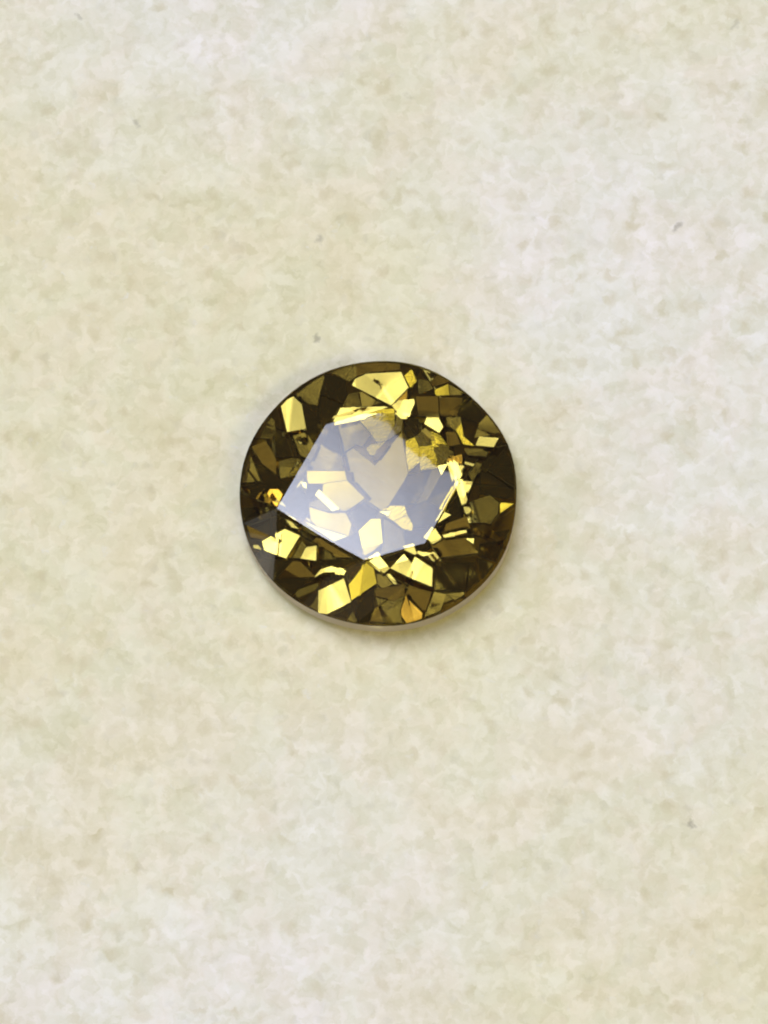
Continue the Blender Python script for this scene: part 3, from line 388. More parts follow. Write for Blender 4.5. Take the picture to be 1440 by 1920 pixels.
 (0, [(0.14309, -0.10349, -0.00524), (0.14659, -0.10689, -0.00549), (0.19895, -0.09932, -0.00742), (0.19877, -0.09055, -0.00713), (0.18807, -0.09165, -0.00672)]),
 (0, [(0.21183, -0.11893, -0.0069), (0.21663, -0.12066, -0.00722), (0.21792, -0.10857, -0.00604), (0.19767, -0.10872, -0.00544)]),
 (0, [(0.08325, -0.14612, -0.00659), (0.08834, -0.14267, -0.0064), (0.08144, -0.1268, -0.00601), (0.05761, -0.13358, -0.0066)]),
 (0, [(0.08923, -0.13847, -0.00507), (0.0893, -0.14347, -0.00547), (0.12556, -0.16077, -0.0082), (0.13501, -0.15384, -0.008), (0.12574, -0.14132, -0.00666), (0.08971, -0.13744, -0.005)]),
 (0, [(0.12781, -0.15958, -0.00713), (0.13529, -0.15401, -0.00743), (0.12641, -0.1438, -0.00605), (0.11473, -0.14279, -0.00499)]),
 (0, [(0.07352, -0.20062, -0.00798), (0.07725, -0.19253, -0.0072), (0.07836, -0.16948, -0.00529), (0.05782, -0.14498, -0.00396), (0.02726, -0.17736, -0.00757)]),
 (0, [(0.06302, -0.19547, -0.00743), (0.07491, -0.20145, -0.0075), (0.07595, -0.16837, -0.00427)]),
 (0, [(0.07717, -0.19206, -0.00881), (0.09309, -0.15744, -0.00568), (0.08593, -0.15285, -0.00482), (0.07832, -0.16919, -0.00629)]),
 (0, [(0.07481, -0.20109, -0.00865), (0.12145, -0.22048, -0.01067), (0.1227, -0.17764, -0.00541), (0.08371, -0.15233, -0.00261), (0.07616, -0.16854, -0.00465)]),
 (0, [(0.01273, -0.1895, -0.00747), (0.02631, -0.17841, -0.00637), (0.00057, -0.14678, -0.00512), (-0.02151, -0.16037, -0.00663)]),
 (0, [(-0.05807, -0.24117, -0.04061), (-0.03872, -0.22876, -0.03687), (-0.02829, -0.16642, -0.01056), (-0.06377, -0.20833, -0.02578)]),
 (0, [(-0.04432, -0.22919, -0.03961), (-0.00279, -0.20249, -0.03156), (-0.00927, -0.17122, -0.01734), (-0.02612, -0.15902, -0.01055), (-0.03441, -0.16887, -0.01413)]),
 (0, [(0.03665, -0.21291, -0.0072), (0.04513, -0.21395, -0.00693), (0.02654, -0.19175, -0.0056), (0.01975, -0.19161, -0.00587)]),
 (1, [(-0.00287, -0.20069, -0.03678), (0.01069, -0.21301, -0.03797), (0.03634, -0.20502, -0.03008), (0.01774, -0.18423, -0.0272), (-0.0027, -0.17956, -0.02991)]),
 (0, [(-0.0494, -0.27016, -0.03175), (-0.04588, -0.29615, -0.03447), (-0.00805, -0.26687, -0.03267), (-0.00784, -0.21297, -0.02725), (-0.04779, -0.25892, -0.03066)]),
 (0, [(-0.04629, -0.29438, -0.0313), (-0.04551, -0.30007, -0.03178), (-0.02174, -0.29817, -0.03252), (-0.00808, -0.27016, -0.03082), (-0.00807, -0.26461, -0.03038)]),
 (1, [(-0.00647, -0.23257, -0.04388), (0.02119, -0.23971, -0.04407), (0.05886, -0.21508, -0.02946), (0.05846, -0.20976, -0.0272), (-0.00799, -0.21363, -0.03585)]),
 (1, [(0.01754, -0.24011, -0.04322), (0.03594, -0.24485, -0.04327), (0.0599, -0.23157, -0.03495), (0.05853, -0.21328, -0.0272)]),
 (1, [(0.00125, -0.25825, -0.03621), (0.02142, -0.24525, -0.02788), (-0.00624, -0.23732, -0.02999)]),
 (1, [(0.00003, -0.25286, -0.04624), (0.01357, -0.29143, -0.05404), (0.05449, -0.29441, -0.04551), (0.04955, -0.26779, -0.03911), (0.06, -0.23411, -0.02719), (0.03604, -0.24711, -0.03636), (0.01761, -0.24149, -0.03899)]),
 (0, [(-0.00638, -0.2589, -0.03553), (-0.00851, -0.2653, -0.03812), (0.00127, -0.25854, -0.03538), (-0.00619, -0.23828, -0.0272)]),
 (0, [(-0.00707, -0.2639, -0.03018), (-0.01685, -0.29279, -0.04375), (0.01378, -0.29558, -0.04118), (0.00036, -0.25906, -0.0272)]),
 (0, [(0.05316, -0.28409, -0.02201), (0.06656, -0.30251, -0.03167), (0.08287, -0.29668, -0.03403), (0.06927, -0.24638, -0.01372), (0.06361, -0.24135, -0.01055), (0.05325, -0.27117, -0.01773)]),
 (0, [(0.07498, -0.29926, -0.0333), (0.09784, -0.29093, -0.03758), (0.09959, -0.27624, -0.03336), (0.06125, -0.242, -0.01056), (0.06102, -0.24268, -0.01071)]),
 (1, [(0.10344, -0.26951, -0.04972), (0.10873, -0.26021, -0.0454), (0.1195, -0.22751, -0.0305), (0.10245, -0.22253, -0.02891), (0.06682, -0.21572, -0.0272), (0.05923, -0.23425, -0.0357)]),
 (1, [(0.11835, -0.22714, -0.03481), (0.11863, -0.22629, -0.03443), (0.06731, -0.212, -0.0272), (0.06496, -0.21775, -0.02972)]),
 (0, [(0.10386, -0.28109, -0.04675), (0.14023, -0.26963, -0.03881), (0.15415, -0.23419, -0.0272), (0.14525, -0.23167, -0.02767), (0.12606, -0.22735, -0.029), (0.10908, -0.26821, -0.04251)]),
 (0, [(-0.04984, -0.29925, -0.03102), (-0.0612, -0.28069, -0.02919), (-0.06895, -0.29022, -0.03387)]),
 (0, [(-0.0545, -0.29657, -0.03356), (-0.04963, -0.29882, -0.033), (-0.04828, -0.29058, -0.03059), (-0.05549, -0.27246, -0.02767), (-0.06334, -0.28224, -0.03198)]),
 (0, [(-0.07245, -0.29092, -0.03174), (-0.06175, -0.27928, -0.03037), (-0.0738, -0.25897, -0.02999), (-0.10648, -0.27966, -0.03334)]),
 (0, [(-0.0641, -0.28071, -0.03265), (-0.05538, -0.27116, -0.03159), (-0.05843, -0.24836, -0.02983), (-0.07663, -0.26003, -0.03137)]),
 (0, [(-0.26806, -0.0121, -0.01536), (-0.21108, -0.03509, -0.01525), (-0.24307, 0.0064, -0.01394), (-0.2562, 0.00405, -0.01433)]),
 (0, [(-0.22803, -0.03729, -0.01936), (-0.21872, -0.04137, -0.02125), (-0.20676, -0.01173, -0.01927), (-0.2191, 0.00186, -0.01573), (-0.24192, 0.00378, -0.01212), (-0.25518, 0.00059, -0.01056)]),
 (0, [(-0.26803, -0.01143, -0.01613), (-0.25621, 0.00589, -0.01091), (-0.29216, -0.00161, -0.01713)]),
 (0, [(-0.23499, -0.10658, -0.01573), (-0.17766, -0.10424, -0.00384), (-0.17387, -0.09853, -0.00224), (-0.2085, -0.08094, -0.00663), (-0.23425, -0.09284, -0.01356)]),
 (0, [(-0.21871, -0.11102, -0.00706), (-0.21754, -0.09086, -0.00296), (-0.24096, -0.10056, -0.00919)]),
 (0, [(-0.25452, -0.13092, -0.01489), (-0.21777, -0.10902, -0.00224), (-0.23439, -0.09985, -0.00634), (-0.26038, -0.11046, -0.01488)]),
 (0, [(-0.22341, -0.10003, -0.00224), (-0.25901, -0.11854, -0.01213), (-0.25525, -0.13202, -0.01335), (-0.22782, -0.14337, -0.0095)]),
 (0, [(-0.23424, -0.09723, -0.01415), (-0.23721, -0.13655, -0.02052), (-0.20725, -0.14938, -0.01638), (-0.17384, -0.09896, -0.00224), (-0.17765, -0.09703, -0.00272)]),
 (0, [(-0.13641, -0.15878, -0.00611), (-0.13433, -0.12396, -0.0024), (-0.1592, -0.12666, -0.00631), (-0.17283, -0.1519, -0.01078)]),
 (0, [(-0.1926, -0.07688, -0.00671), (-0.17575, -0.08134, -0.00547), (-0.19222, -0.06357, -0.00627), (-0.20513, -0.05788, -0.00715)]),
 (0, [(-0.2836, -0.1275, -0.00775), (-0.26405, -0.13253, -0.00566), (-0.2724, -0.12182, -0.00523), (-0.28498, -0.12103, -0.00696)]),
 (0, [(-0.12211, -0.18734, -0.00797), (-0.12065, -0.18663, -0.00774), (-0.09492, -0.18625, -0.00499), (-0.10248, -0.17316, -0.00423), (-0.12334, -0.17865, -0.00707)]),
 (0, [(-0.11879, -0.18674, -0.00623), (-0.11063, -0.18661, -0.00536), (-0.11223, -0.17637, -0.00431), (-0.12649, -0.18005, -0.00624), (-0.14125, -0.19752, -0.00986)]),
 (0, [(-0.09485, -0.18818, -0.00749), (-0.0862, -0.19055, -0.00721), (-0.06995, -0.18344, -0.00506), (-0.1024, -0.17271, -0.00583)]),
 (0, [(-0.09752, -0.18207, -0.00762), (-0.09588, -0.18553, -0.00792), (-0.07548, -0.19142, -0.00653), (-0.07021, -0.1813, -0.00455), (-0.084, -0.17651, -0.00538)]),
 (0, [(-0.13571, -0.27992, -0.01587), (-0.11526, -0.28286, -0.0155), (-0.07392, -0.26269, -0.00983), (-0.10372, -0.21545, -0.00224), (-0.13369, -0.22939, -0.00622)]),
 (0, [(-0.08024, -0.26529, -0.01166), (-0.05995, -0.25562, -0.00812), (-0.07574, -0.20097, -0.00224), (-0.11025, -0.21661, -0.00816)]),
 (0, [(-0.17962, -0.24584, -0.05137), (-0.16782, -0.25319, -0.0494), (-0.14829, -0.26455, -0.04597), (-0.13189, -0.23347, -0.03382), (-0.13147, -0.20506, -0.0272), (-0.17798, -0.2159, -0.04403), (-0.19112, -0.23224, -0.05181)]),
 (0, [(-0.15584, -0.26133, -0.04335), (-0.14848, -0.26554, -0.04245), (-0.13495, -0.26948, -0.03977), (-0.13431, -0.22307, -0.0272)]),
 (1, [(-0.22962, -0.08334, -0.03037), (-0.20675, -0.07162, -0.03104), (-0.20077, -0.04979, -0.03183), (-0.22658, -0.02808, -0.0322)]),
 (1, [(-0.29677, -0.05619, -0.04328), (-0.29435, -0.06268, -0.04174), (-0.23364, -0.04696, -0.0272), (-0.29497, -0.05374, -0.04312)]),
 (1, [(-0.29246, -0.04591, -0.06397), (-0.28989, -0.0553, -0.06212), (-0.23529, -0.0896, -0.03553), (-0.21502, -0.08252, -0.02719), (-0.20985, -0.03255, -0.02877), (-0.21331, -0.02901, -0.03056), (-0.25354, -0.03437, -0.04779)]),
 (1, [(-0.29906, -0.06309, -0.03347), (-0.28561, -0.09398, -0.04064), (-0.25521, -0.10156, -0.03499), (-0.23576, -0.09454, -0.0272)]),
 (1, [(-0.25238, -0.17981, -0.04111), (-0.24813, -0.18469, -0.04115), (-0.23274, -0.19619, -0.04078), (-0.22696, -0.14588, -0.03596), (-0.2716, -0.14021, -0.0394)]),
 (1, [(-0.23889, -0.19289, -0.04277), (-0.23547, -0.19534, -0.04327), (-0.18792, -0.14903, -0.03788), (-0.23459, -0.14483, -0.03552)]),
 (1, [(-0.23478, -0.18979, -0.06095), (-0.23046, -0.19287, -0.06157), (-0.1411, -0.19144, -0.04711), (-0.13417, -0.18744, -0.04437), (-0.17089, -0.15258, -0.03551), (-0.18942, -0.15002, -0.03732)]),
 (1, [(-0.23611, -0.19612, -0.03913), (-0.19427, -0.22717, -0.04211), (-0.1374, -0.18977, -0.03781)]),
 (0, [(-0.29356, -0.05288, -0.04841), (-0.23044, -0.04502, -0.03907), (-0.20602, -0.03847, -0.03559), (-0.20445, -0.03437, -0.03552), (-0.27385, -0.02599, -0.04648)]),
 (0, [(-0.25525, -0.03687, -0.04007), (-0.21133, -0.02614, -0.03942), (-0.20778, -0.01825, -0.03956)]),
 (0, [(-0.30091, -0.05309, -0.04047), (-0.29508, -0.05209, -0.03965), (-0.27681, -0.02579, -0.03701), (-0.30949, -0.02295, -0.04159)]),
 (1, [(-0.1226, -0.14783, -0.0365), (-0.09587, -0.15004, -0.02942), (-0.10089, -0.13715, -0.0279), (-0.12662, -0.12145, -0.03163)]),
 (1, [(-0.12835, -0.14735, -0.03586), (-0.11543, -0.14852, -0.03214), (-0.1193, -0.12413, -0.02777), (-0.13058, -0.11719, -0.02966)]),
 (1, [(-0.16517, -0.0878, -0.03112), (-0.15907, -0.09169, -0.03122), (-0.12499, -0.08813, -0.03181), (-0.13861, -0.07957, -0.03159), (-0.17001, -0.07434, -0.03106)]),
 (1, [(-0.12701, -0.11536, -0.03698), (-0.09001, -0.14113, -0.04199), (-0.04372, -0.14325, -0.03569), (-0.13126, -0.09035, -0.0272)]),
 (1, [(-0.16325, -0.0897, -0.03114), (-0.1412, -0.10394, -0.03096), (-0.12583, -0.08839, -0.03166), (-0.12841, -0.08675, -0.03168)]),
 (1, [(-0.14128, -0.10307, -0.03487), (-0.12985, -0.10997, -0.03597), (-0.11894, -0.11745, -0.0374), (-0.1237, -0.09187, -0.02747), (-0.12656, -0.09017, -0.0272)]),
 (1, [(-0.12218, -0.1549, -0.02994), (-0.10123, -0.163, -0.03042), (-0.07172, -0.1747, -0.0311), (-0.02699, -0.15317, -0.03356), (-0.04395, -0.14932, -0.03307), (-0.12272, -0.15087, -0.03007)]),
 (1, [(-0.07835, -0.16931, -0.02932), (-0.06955, -0.17269, -0.02992), (-0.0597, -0.19681, -0.03057), (-0.02711, -0.15542, -0.03292), (-0.02615, -0.14927, -0.033), (-0.03445, -0.14751, -0.03243)]),
 (1, [(-0.18044, -0.14059, -0.04188), (-0.16286, -0.12526, -0.03247), (-0.15824, -0.11615, -0.02858), (-0.17092, -0.09777, -0.0272), (-0.19979, -0.13724, -0.04663)]),
 (1, [(-0.18205, -0.14237, -0.03916), (-0.1706, -0.14444, -0.036), (-0.15972, -0.12286, -0.0272)]),
 (1, [(0.22698, -0.06849, -0.03355), (0.25024, -0.07032, -0.0336), (0.26965, -0.04641, -0.03052), (0.27234, -0.02413, -0.02777)]),
 (1, [(0.19879, -0.06555, -0.03569), (0.22867, -0.06771, -0.03625), (0.27029, -0.02772, -0.03099), (0.27133, -0.01934, -0.02982), (0.24949, -0.00195, -0.0272), (0.1995, -0.01908, -0.02918)]),
 (0, [(0.27674, -0.02259, -0.01964), (0.27586, -0.04589, -0.02563), (0.30817, -0.02191, -0.02727), (0.27749, -0.02183, -0.01963)]),
 (1, [(0.14108, -0.09534, -0.03975), (0.20429, -0.07936, -0.03719), (0.19724, -0.05263, -0.0272), (0.14703, -0.0708, -0.0312)]),
 (1, [(0.13001, -0.14277, -0.04419), (0.20781, -0.13433, -0.04362), (0.21052, -0.11694, -0.03602), (0.19437, -0.09965, -0.0277), (0.15221, -0.10241, -0.0272), (0.10983, -0.11461, -0.03088)]),
 (1, [(0.20643, -0.13778, -0.03524), (0.22638, -0.13544, -0.03547), (0.20952, -0.11721, -0.0272)]),
 (1, [(0.12638, -0.22124, -0.03085), (0.18633, -0.22064, -0.042), (0.1384, -0.15721, -0.02958), (0.12537, -0.15821, -0.0272)]),
 (1, [(0.18106, -0.22257, -0.04135), (0.19536, -0.22217, -0.04486), (0.20004, -0.21781, -0.04587), (0.20588, -0.15349, -0.04509), (0.13242, -0.16043, -0.02719)]),
 (1, [(0.19918, -0.2254, -0.02921), (0.22776, -0.19916, -0.03451), (0.21668, -0.15755, -0.03196), (0.20531, -0.15848, -0.02976)]),
 (0, [(0.23272, -0.19594, -0.03667), (0.2593, -0.16345, -0.02933), (0.22222, -0.14798, -0.02808)]),
 (0, [(0.28579, -0.10402, -0.03258), (0.29696, -0.08289, -0.03029), (0.25883, -0.08916, -0.0312)]),
 (0, [(0.22437, -0.14185, -0.03124), (0.26681, -0.15746, -0.03192), (0.28014, -0.1173, -0.03152), (0.26366, -0.10846, -0.03122), (0.22652, -0.11545, -0.03091)]),
 (0, [(0.27679, -0.12547, -0.03136), (0.28328, -0.10699, -0.03136), (0.25343, -0.11319, -0.03136)]),
 (0, [(0.153, -0.23206, -0.03176), (0.17354, -0.24773, -0.03294), (0.18697, -0.23973, -0.02938)]),
 (0, [(0.15754, -0.23541, -0.03382), (0.18322, -0.24103, -0.03249), (0.19455, -0.23445, -0.02915), (0.19076, -0.22945, -0.02809), (0.15222, -0.23143, -0.03325)]),
 (1, [(0.11674, -0.26379, -0.03975), (0.16862, -0.24618, -0.02914), (0.15202, -0.23295, -0.02806), (0.12675, -0.22724, -0.02983), (0.1245, -0.22682, -0.03001)]),
 (1, [(0.15273, -0.06902, -0.0272), (0.19866, -0.05015, -0.03769), (0.18796, -0.02657, -0.0369), (0.17187, 0.01018, -0.03578), (0.14711, -0.0425, -0.02762)]),
 (0, [(0.12856, 0.23799, -0.02104), (0.13147, 0.23203, -0.02202), (0.16112, 0.23541, -0.02705), (0.15973, 0.26553, -0.02449), (0.13056, 0.24838, -0.0206)]),
 (0, [(0.16059, 0.23561, -0.03243), (0.20324, 0.23963, -0.02944), (0.15896, 0.26582, -0.03221)]),
 (1, [(0.12698, 0.25778, -0.03255), (0.16265, 0.27217, -0.03275), (0.13856, 0.28716, -0.03067), (0.13585, 0.28864, -0.03045), (0.1169, 0.26925, -0.03127)]),
 (0, [(0.11977, 0.27857, -0.03184), (0.1298, 0.2918, -0.03073), (0.10976, 0.29619, -0.03168)]),
 (1, [(0.08933, 0.23301, -0.03027), (0.12435, 0.25072, -0.02853), (0.11364, 0.27186, -0.03169), (0.08497, 0.27604, -0.03496)]),
 (1, [(0.08461, 0.17751, -0.03252), (0.13457, 0.18092, -0.03413), (0.13408, 0.2299, -0.03024), (0.08138, 0.22626, -0.02855)]),
 (1, [(0.15193, 0.18397, -0.03148), (0.17445, 0.18258, -0.03324), (0.18504, 0.21512, -0.02935)]),
 (1, [(0.13713, 0.21954, -0.02948), (0.15611, 0.18121, -0.03322), (0.16133, 0.18073, -0.03345), (0.18377, 0.20238, -0.03258), (0.19229, 0.23143, -0.03061), (0.13698, 0.22794, -0.02881)]),
 (1, [(0.13693, 0.22538, -0.02759), (0.13737, 0.18107, -0.03261), (0.15911, 0.17917, -0.03388)]),
 (1, [(0.18522, 0.21502, -0.02816), (0.17534, 0.1821, -0.0272), (0.22678, 0.16997, -0.04135), (0.24089, 0.19438, -0.04384), (0.20753, 0.23574, -0.033), (0.20669, 0.23651, -0.03274)]),
 (1, [(0.18421, 0.20222, -0.02807), (0.21303, 0.23054, -0.03125), (0.2093, 0.23409, -0.03235), (0.19201, 0.23153, -0.03347)]),
 (1, [(0.15515, 0.15727, -0.03199), (0.16067, 0.15294, -0.03187), (0.16032, 0.1784, -0.03043), (0.15046, 0.17714, -0.03115)]),
 (1, [(0.15209, 0.15627, -0.03233), (0.17212, 0.14157, -0.03176), (0.18412, 0.1655, -0.03062), (0.18339, 0.17186, -0.0305), (0.16503, 0.17989, -0.03115), (0.15191, 0.17781, -0.03181)]),
 (1, [(0.18454, 0.16921, -0.03117), (0.18291, 0.18301, -0.03091), (0.16112, 0.17968, -0.032)]),
 (1, [(0.18771, 0.11096, -0.02846), (0.21375, 0.10934, -0.03482), (0.189, 0.13089, -0.02546), (0.18594, 0.1646, -0.01915), (0.17167, 0.14613, -0.01888)]),
 (0, [(0.22291, 0.1546, -0.03159), (0.21513, 0.13073, -0.03174), (0.25368, 0.1396, -0.03107), (0.25539, 0.1404, -0.03104)]),
 (0, [(0.22265, 0.15221, -0.03222), (0.25218, 0.13901, -0.03123), (0.25407, 0.13943, -0.03116), (0.27619, 0.14967, -0.03036), (0.248, 0.19089, -0.03122), (0.22813, 0.16923, -0.03198)]),
 (0, [(0.26432, 0.10815, -0.00655), (0.27739, 0.13232, -0.00793), (0.23015, 0.13257, -0.00617), (0.22121, 0.10877, -0.00496)]),
 (1, [(0.15359, 0.10279, -0.03417), (0.16137, 0.10471, -0.03416), (0.16124, 0.14004, -0.02871), (0.14984, 0.13944, -0.02839)]),
 (1, [(0.15257, 0.10355, -0.03348), (0.17862, 0.11072, -0.03427), (0.16978, 0.14116, -0.02932), (0.15293, 0.13968, -0.02836)]),
 (1, [(0.19374, 0.08871, -0.03189), (0.19665, 0.08413, -0.03171), (0.24032, 0.08465, -0.03078), (0.24621, 0.0965, -0.03098), (0.23127, 0.10127, -0.03143)]),
 (1, [(0.19528, 0.08597, -0.03163), (0.2349, 0.09956, -0.03093), (0.22493, 0.10275, -0.0311), (0.18672, 0.09969, -0.03177)]),
 (0, [(0.18959, 0.07378, -0.03415), (0.18032, 0.0234, -0.02882), (0.19116, 0.0378, -0.02997), (0.21224, 0.06828, -0.0325)]),
 (0, [(0.18849, 0.06594, -0.03103), (0.20936, 0.06097, -0.03114), (0.22084, 0.07753, -0.03182), (0.19103, 0.07798, -0.03145)]),
 (1, [(0.19988, 0.03468, -0.03207), (0.22046, 0.0482, -0.03132), (0.22903, 0.06415, -0.03069), (0.21733, 0.06691, -0.03079), (0.1963, 0.04109, -0.03193)]),
 (1, [(0.19495, 0.04257, -0.03142), (0.20387, 0.02776, -0.03272), (0.22182, 0.05967, -0.02994)]),
 (1, [(0.28802, -0.00813, -0.02759), (0.31015, -0.01076, -0.03182), (0.30965, 0.01662, -0.03468)]),
 (1, [(0.22204, 0.0248, -0.02966), (0.22177, 0.00196, -0.02719), (0.28837, -0.00525, -0.0415), (0.30663, 0.01574, -0.04783), (0.30641, 0.02423, -0.04867)]),
 (1, [(0.22311, 0.06121, -0.0321), (0.22241, 0.02077, -0.0272), (0.30662, 0.02095, -0.04751), (0.30653, 0.02555, -0.04803), (0.23332, 0.06897, -0.03547)]),
 (1, [(0.23122, 0.06279, -0.0272), (0.30806, 0.01891, -0.03575), (0.30753, 0.05126, -0.04111), (0.30091, 0.07545, -0.04382)]),
 (1, [(0.23183, 0.05795, -0.02719), (0.3024, 0.06912, -0.04338), (0.28769, 0.12611, -0.05241)]),
 (1, [(0.22615, 0.05681, -0.02733), (0.23804, 0.05398, -0.0272), (0.29158, 0.12009, -0.04592), (0.29078, 0.1234, -0.04669), (0.26757, 0.11516, -0.04357), (0.22619, 0.05769, -0.02754)]),
 (1, [(0.2937, 0.1199, -0.03108), (0.2927, 0.12409, -0.03202), (0.28276, 0.12846, -0.0328), (0.28013, 0.12752, -0.03253), (0.26791, 0.11064, -0.02837)]),
 (1, [(-0.13067, 0.23447, -0.02966), (-0.12344, 0.28056, -0.0272), (-0.12688, 0.28775, -0.02821), (-0.18428, 0.24709, -0.04598)]),
 (1, [(-0.18672, 0.24281, -0.04454), (-0.17994, 0.23196, -0.04252), (-0.16873, 0.21846, -0.03917), (-0.13497, 0.20647, -0.02891), (-0.1299, 0.23802, -0.0272), (-0.18096, 0.25001, -0.04274), (-0.1869, 0.24591, -0.04458)]),
 (0, [(-0.20811, 0.15139, -0.00597), (-0.20567, 0.14224, -0.00534), (-0.16006, 0.14616, -0.00224), (-0.17452, 0.21353, -0.00662), (-0.19613, 0.237, -0.00934), (-0.20328, 0.23335, -0.00967)]),
 (0, [(-0.20574, 0.14283, -0.00517), (-0.20078, 0.14324, -0.00467), (-0.19565, 0.23599, -0.00614), (-0.19629, 0.23669, -0.00623), (-0.21076, 0.2294, -0.00756), (-0.22469, 0.21313, -0.00864)]),
 (0, [(-0.16284, 0.15098, -0.03149), (-0.16277, 0.14999, -0.03147), (-0.14808, 0.11235, -0.03095), (-0.131, 0.11786, -0.03115), (-0.12689, 0.12529, -0.03129), (-0.12786, 0.1575, -0.03181)]),
 (0, [(-0.13008, 0.17246, -0.03163), (-0.13169, 0.2001, -0.03122), (-0.17022, 0.21916, -0.03123)]),
 (0, [(-0.16188, 0.14492, -0.03156), (-0.16073, 0.14202, -0.03154), (-0.12677, 0.14801, -0.03094), (-0.12855, 0.17814, -0.03095), (-0.16336, 0.2175, -0.03153), (-0.16918, 0.22035, -0.03163)]),
 (1, [(-0.17321, 0.09006, -0.04101), (-0.15321, 0.07735, -0.03438), (-0.14652, 0.08972, -0.03139), (-0.13767, 0.11117, -0.0272), (-0.15704, 0.14409, -0.03266), (-0.19058, 0.13671, -0.04511)]),
 (0, [(-0.17235, 0.11126, -0.00596), (-0.16724, 0.11929, -0.00588), (-0.17299, 0.13242, -0.00664), (-0.18352, 0.12622, -0.00712)]),
 (1, [(-0.20527, 0.14329, -0.03358), (-0.18221, 0.08322, -0.02774), (-0.1744, 0.08307, -0.02786), (-0.19747, 0.14436, -0.03382), (-0.19867, 0.14454, -0.03382)]),
 (1, [(-0.23091, 0.12222, -0.03012), (-0.19663, 0.14187, -0.03148), (-0.20281, 0.14536, -0.03173), (-0.23436, 0.15068, -0.03211)]),
 (1, [(-0.19796, 0.14572, -0.03379), (-0.23092, 0.12674, -0.03248), (-0.2264, 0.08645, -0.02966), (-0.17434, 0.08467, -0.02951)]),
 (1, [(-0.24904, 0.1931, -0.03069), (-0.26484, 0.17135, -0.03817), (-0.23145, 0.15147, -0.0281), (-0.23524, 0.17684, -0.02723), (-0.24857, 0.1937, -0.03047)]),
 (1, [(-0.2603, 0.17798, -0.03534), (-0.28179, 0.14024, -0.0492), (-0.23889, 0.1344, -0.03409), (-0.22913, 0.14693, -0.02851), (-0.23116, 0.1603, -0.0272)]),
 (1, [(-0.27391, 0.09775, -0.03885), (-0.24478, 0.11424, -0.02816), (-0.25369, 0.12937, -0.0272), (-0.28808, 0.11975, -0.03775)]),
 (1, [(-0.27575, 0.10123, -0.03791), (-0.25799, 0.07374, -0.03936), (-0.25551, 0.07171, -0.03919), (-0.22511, 0.06513, -0.0331), (-0.22633, 0.08365, -0.02947), (-0.24639, 0.11765, -0.0272)]),
 (1, [(-0.25944, 0.07212, -0.03431), (-0.25905, 0.0715, -0.03431), (-0.22486, 0.04254, -0.03059), (-0.22643, 0.06473, -0.0272)]),
 (1, [(-0.18113, 0.06013, -0.03159), (-0.19107, 0.04266, -0.03569), (-0.18778, 0.04321, -0.03474), (-0.16757, 0.06843, -0.0272), (-0.17405, 0.0724, -0.02868)]),
 (1, [(-0.16844, 0.05002, -0.03162), (-0.16068, 0.06435, -0.0284), (-0.17864, 0.07655, -0.03406)]),
 (1, [(-0.16274, 0.05312, -0.0272), (-0.20979, 0.03069, -0.04443), (-0.17412, 0.03421, -0.03143), (-0.16975, 0.03989, -0.02982)]),
 (1, [(-0.21607, 0.06536, -0.0461), (-0.16255, 0.05259, -0.02737), (-0.16214, 0.0531, -0.0272), (-0.17016, 0.07404, -0.02912), (-0.18389, 0.08344, -0.03364), (-0.21799, 0.07688, -0.04626)]),
 (1, [(-0.16211, 0.05197, -0.02719), (-0.21694, 0.0651, -0.04638), (-0.21107, 0.03154, -0.04582), (-0.20105, 0.03255, -0.04215)]),
 (0, [(-0.24031, 0.01599, -0.03912), (-0.20398, -0.00732, -0.03971), (-0.17782, 0.02408, -0.04022), (-0.20859, 0.02707, -0.03969), (-0.21095, 0.03009, -0.03966)]),
 (0, [(-0.256, 0.02666, -0.03997), (-0.23683, 0.01443, -0.04001), (-0.20934, 0.02831, -0.03958), (-0.22085, 0.04306, -0.03944), (-0.28085, 0.0769, -0.03939)]),
 (0, [(-0.28763, 0.08973, -0.02986), (-0.29413, 0.10532, -0.02985), (-0.29793, 0.08391, -0.03437)]),
 (0, [(-0.28156, 0.07509, -0.02901), (-0.28907, 0.09323, -0.02898), (-0.29769, 0.08843, -0.03274), (-0.29945, 0.07928, -0.03472)]),
 (0, [(-0.27173, 0.02893, -0.03042), (-0.26345, 0.02888, -0.0272), (-0.28267, 0.07618, -0.02954), (-0.29917, 0.08016, -0.03553), (-0.30093, 0.07024, -0.03729)]),
 (0, [(-0.26403, 0.03203, -0.0272), (-0.29744, 0.07665, -0.03507), (-0.30643, 0.03374, -0.04488)]),
 (0, [(-0.25628, 0.00826, -0.03163), (-0.24968, -0.00158, -0.03152), (-0.21684, 0.00162, -0.03095), (-0.23971, 0.0162, -0.03134)]),
 (0, [(-0.25412, 0.00554, -0.03192), (-0.23635, 0.01451, -0.03111), (-0.24873, 0.02227, -0.031), (-0.26612, 0.02161, -0.0314)]),
 (0, [(-0.2945, 0.00717, -0.03239), (-0.24605, 0.01088, -0.03005), (-0.25768, 0.02538, -0.03024), (-0.3116, 0.02399, -0.03277)]),
 (0, [(-0.24662, 0.01792, -0.02998), (-0.29941, 0.01448, -0.03321), (-0.28765, 0.00269, -0.03211), (-0.25485, 0.00615, -0.03014)])]
GIRDLE = 0.04960; CULET = 0.13440
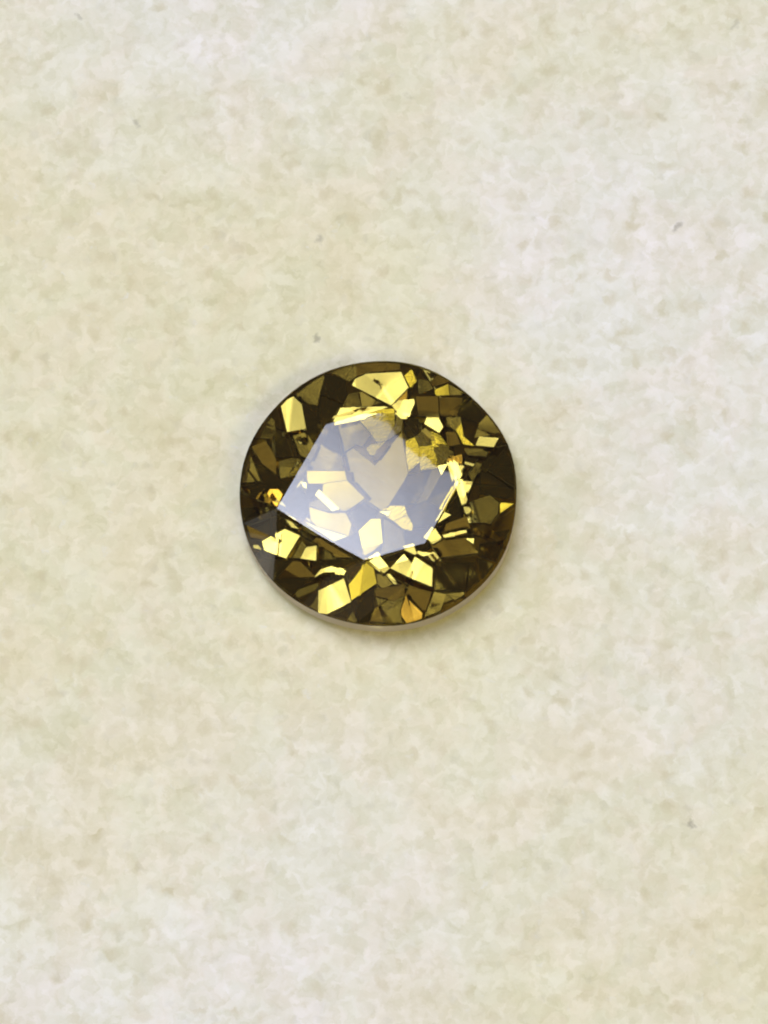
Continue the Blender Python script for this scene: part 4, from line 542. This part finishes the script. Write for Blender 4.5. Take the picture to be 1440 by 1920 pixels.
# the table is hand-polished and very slightly domed
nt_ = len(TABLE); cx = sum(v[0] for v in TABLE) / nt_; cy_ = sum(v[1] for v in TABLE) / nt_; cz = TABLE[0][2]
rings = (1.0, 0.85, 0.68, 0.5, 0.32, 0.15); tv = []
for f in rings: tv += [(cx + (v[0] - cx) * f, cy_ + (v[1] - cy_) * f, cz + 0.004 * (1 - f * f)) for v in TABLE]
tv.append((cx, cy_, cz + 0.004)); tf = []
for q in range(len(rings) - 1):
    for i in range(nt_): tf.append((q * nt_ + i, q * nt_ + (i + 1) % nt_, (q + 1) * nt_ + (i + 1) % nt_, (q + 1) * nt_ + i))
tf += [((len(rings) - 1) * nt_ + i, (len(rings) - 1) * nt_ + (i + 1) % nt_, len(tv) - 1) for i in range(nt_)]
t = obj('table', tv, tf, M_TABLE, gem); t.data.shade_smooth()
t['label'] = 'flat top facet with a milky bluish reflection'
for f in CROWN: obj('crown_facet', f, [tuple(range(len(f)))] if len(f) < 5 else [(0, i, i + 1) for i in range(1, len(f) - 1)], M_CROWN, gem)
N = len(RING)
gv = [(x, y, 0) for x, y in RING] + [(x * 0.999, y * 0.999, -GIRDLE) for x, y in RING]
gi = obj('girdle', gv, [(i, N + i, N + (i + 1) % N, (i + 1) % N) for i in range(N)], M_GIRDLE, gem)
gi['label'] = 'frosted brown rim band'
# pavilion skin: lower girdle facets and mains down to a blunt culet resting on the ground
mw = gem.matrix_world
apex = Vector((0, 0, -GIRDLE - CULET))
pv = [(x * 0.999, y * 0.999, -GIRDLE) for x, y in RING]; K = 12
def down(v):
    a = mw @ Vector(v); b = mw @ apex; f = 0.97
    if b.z < 0.002: f = min(f, (a.z - 0.002) / (a.z - b.z))
    return Vector(v).lerp(apex, f)
step = N / K; cul = []
for k in range(K): cul.append(down(pv[int(k * step) % N]))
fs = []
for k in range(K):
    a = int(k * step); b = int((k + 1) * step); h = (a + b) // 2; c0 = N + k; c1 = N + (k + 1) % K
    for i in range(a, h): fs.append((i % N, c0, (i + 1) % N))
    fs.append((h % N, c0, c1))
    for i in range(h, b): fs.append((i % N, c1, (i + 1) % N))
fs.append(tuple(N + k for k in reversed(range(K))))
pav = obj('pavilion', pv + [tuple(c) for c in cul], fs, M_SKIN, gem)
for finish, verts in MIRRORS:  # added mirror pieces, shaped and tilted to form the bright and dark pattern
    n = len(verts); low = [(x, y, z - 0.014) for x, y, z in verts]
    f_ = obj('inner_mirror', verts + low, [tuple(range(n))] + [(i, n + i, n + (i + 1) % n, (i + 1) % n) for i in range(n)], (M_MIRROR, M_GRIT, M_WINDOW)[finish], pav)
    f_.data.materials.append(M_EDGE)
    for q in f_.data.polygons[1:]: q.material_index = 1
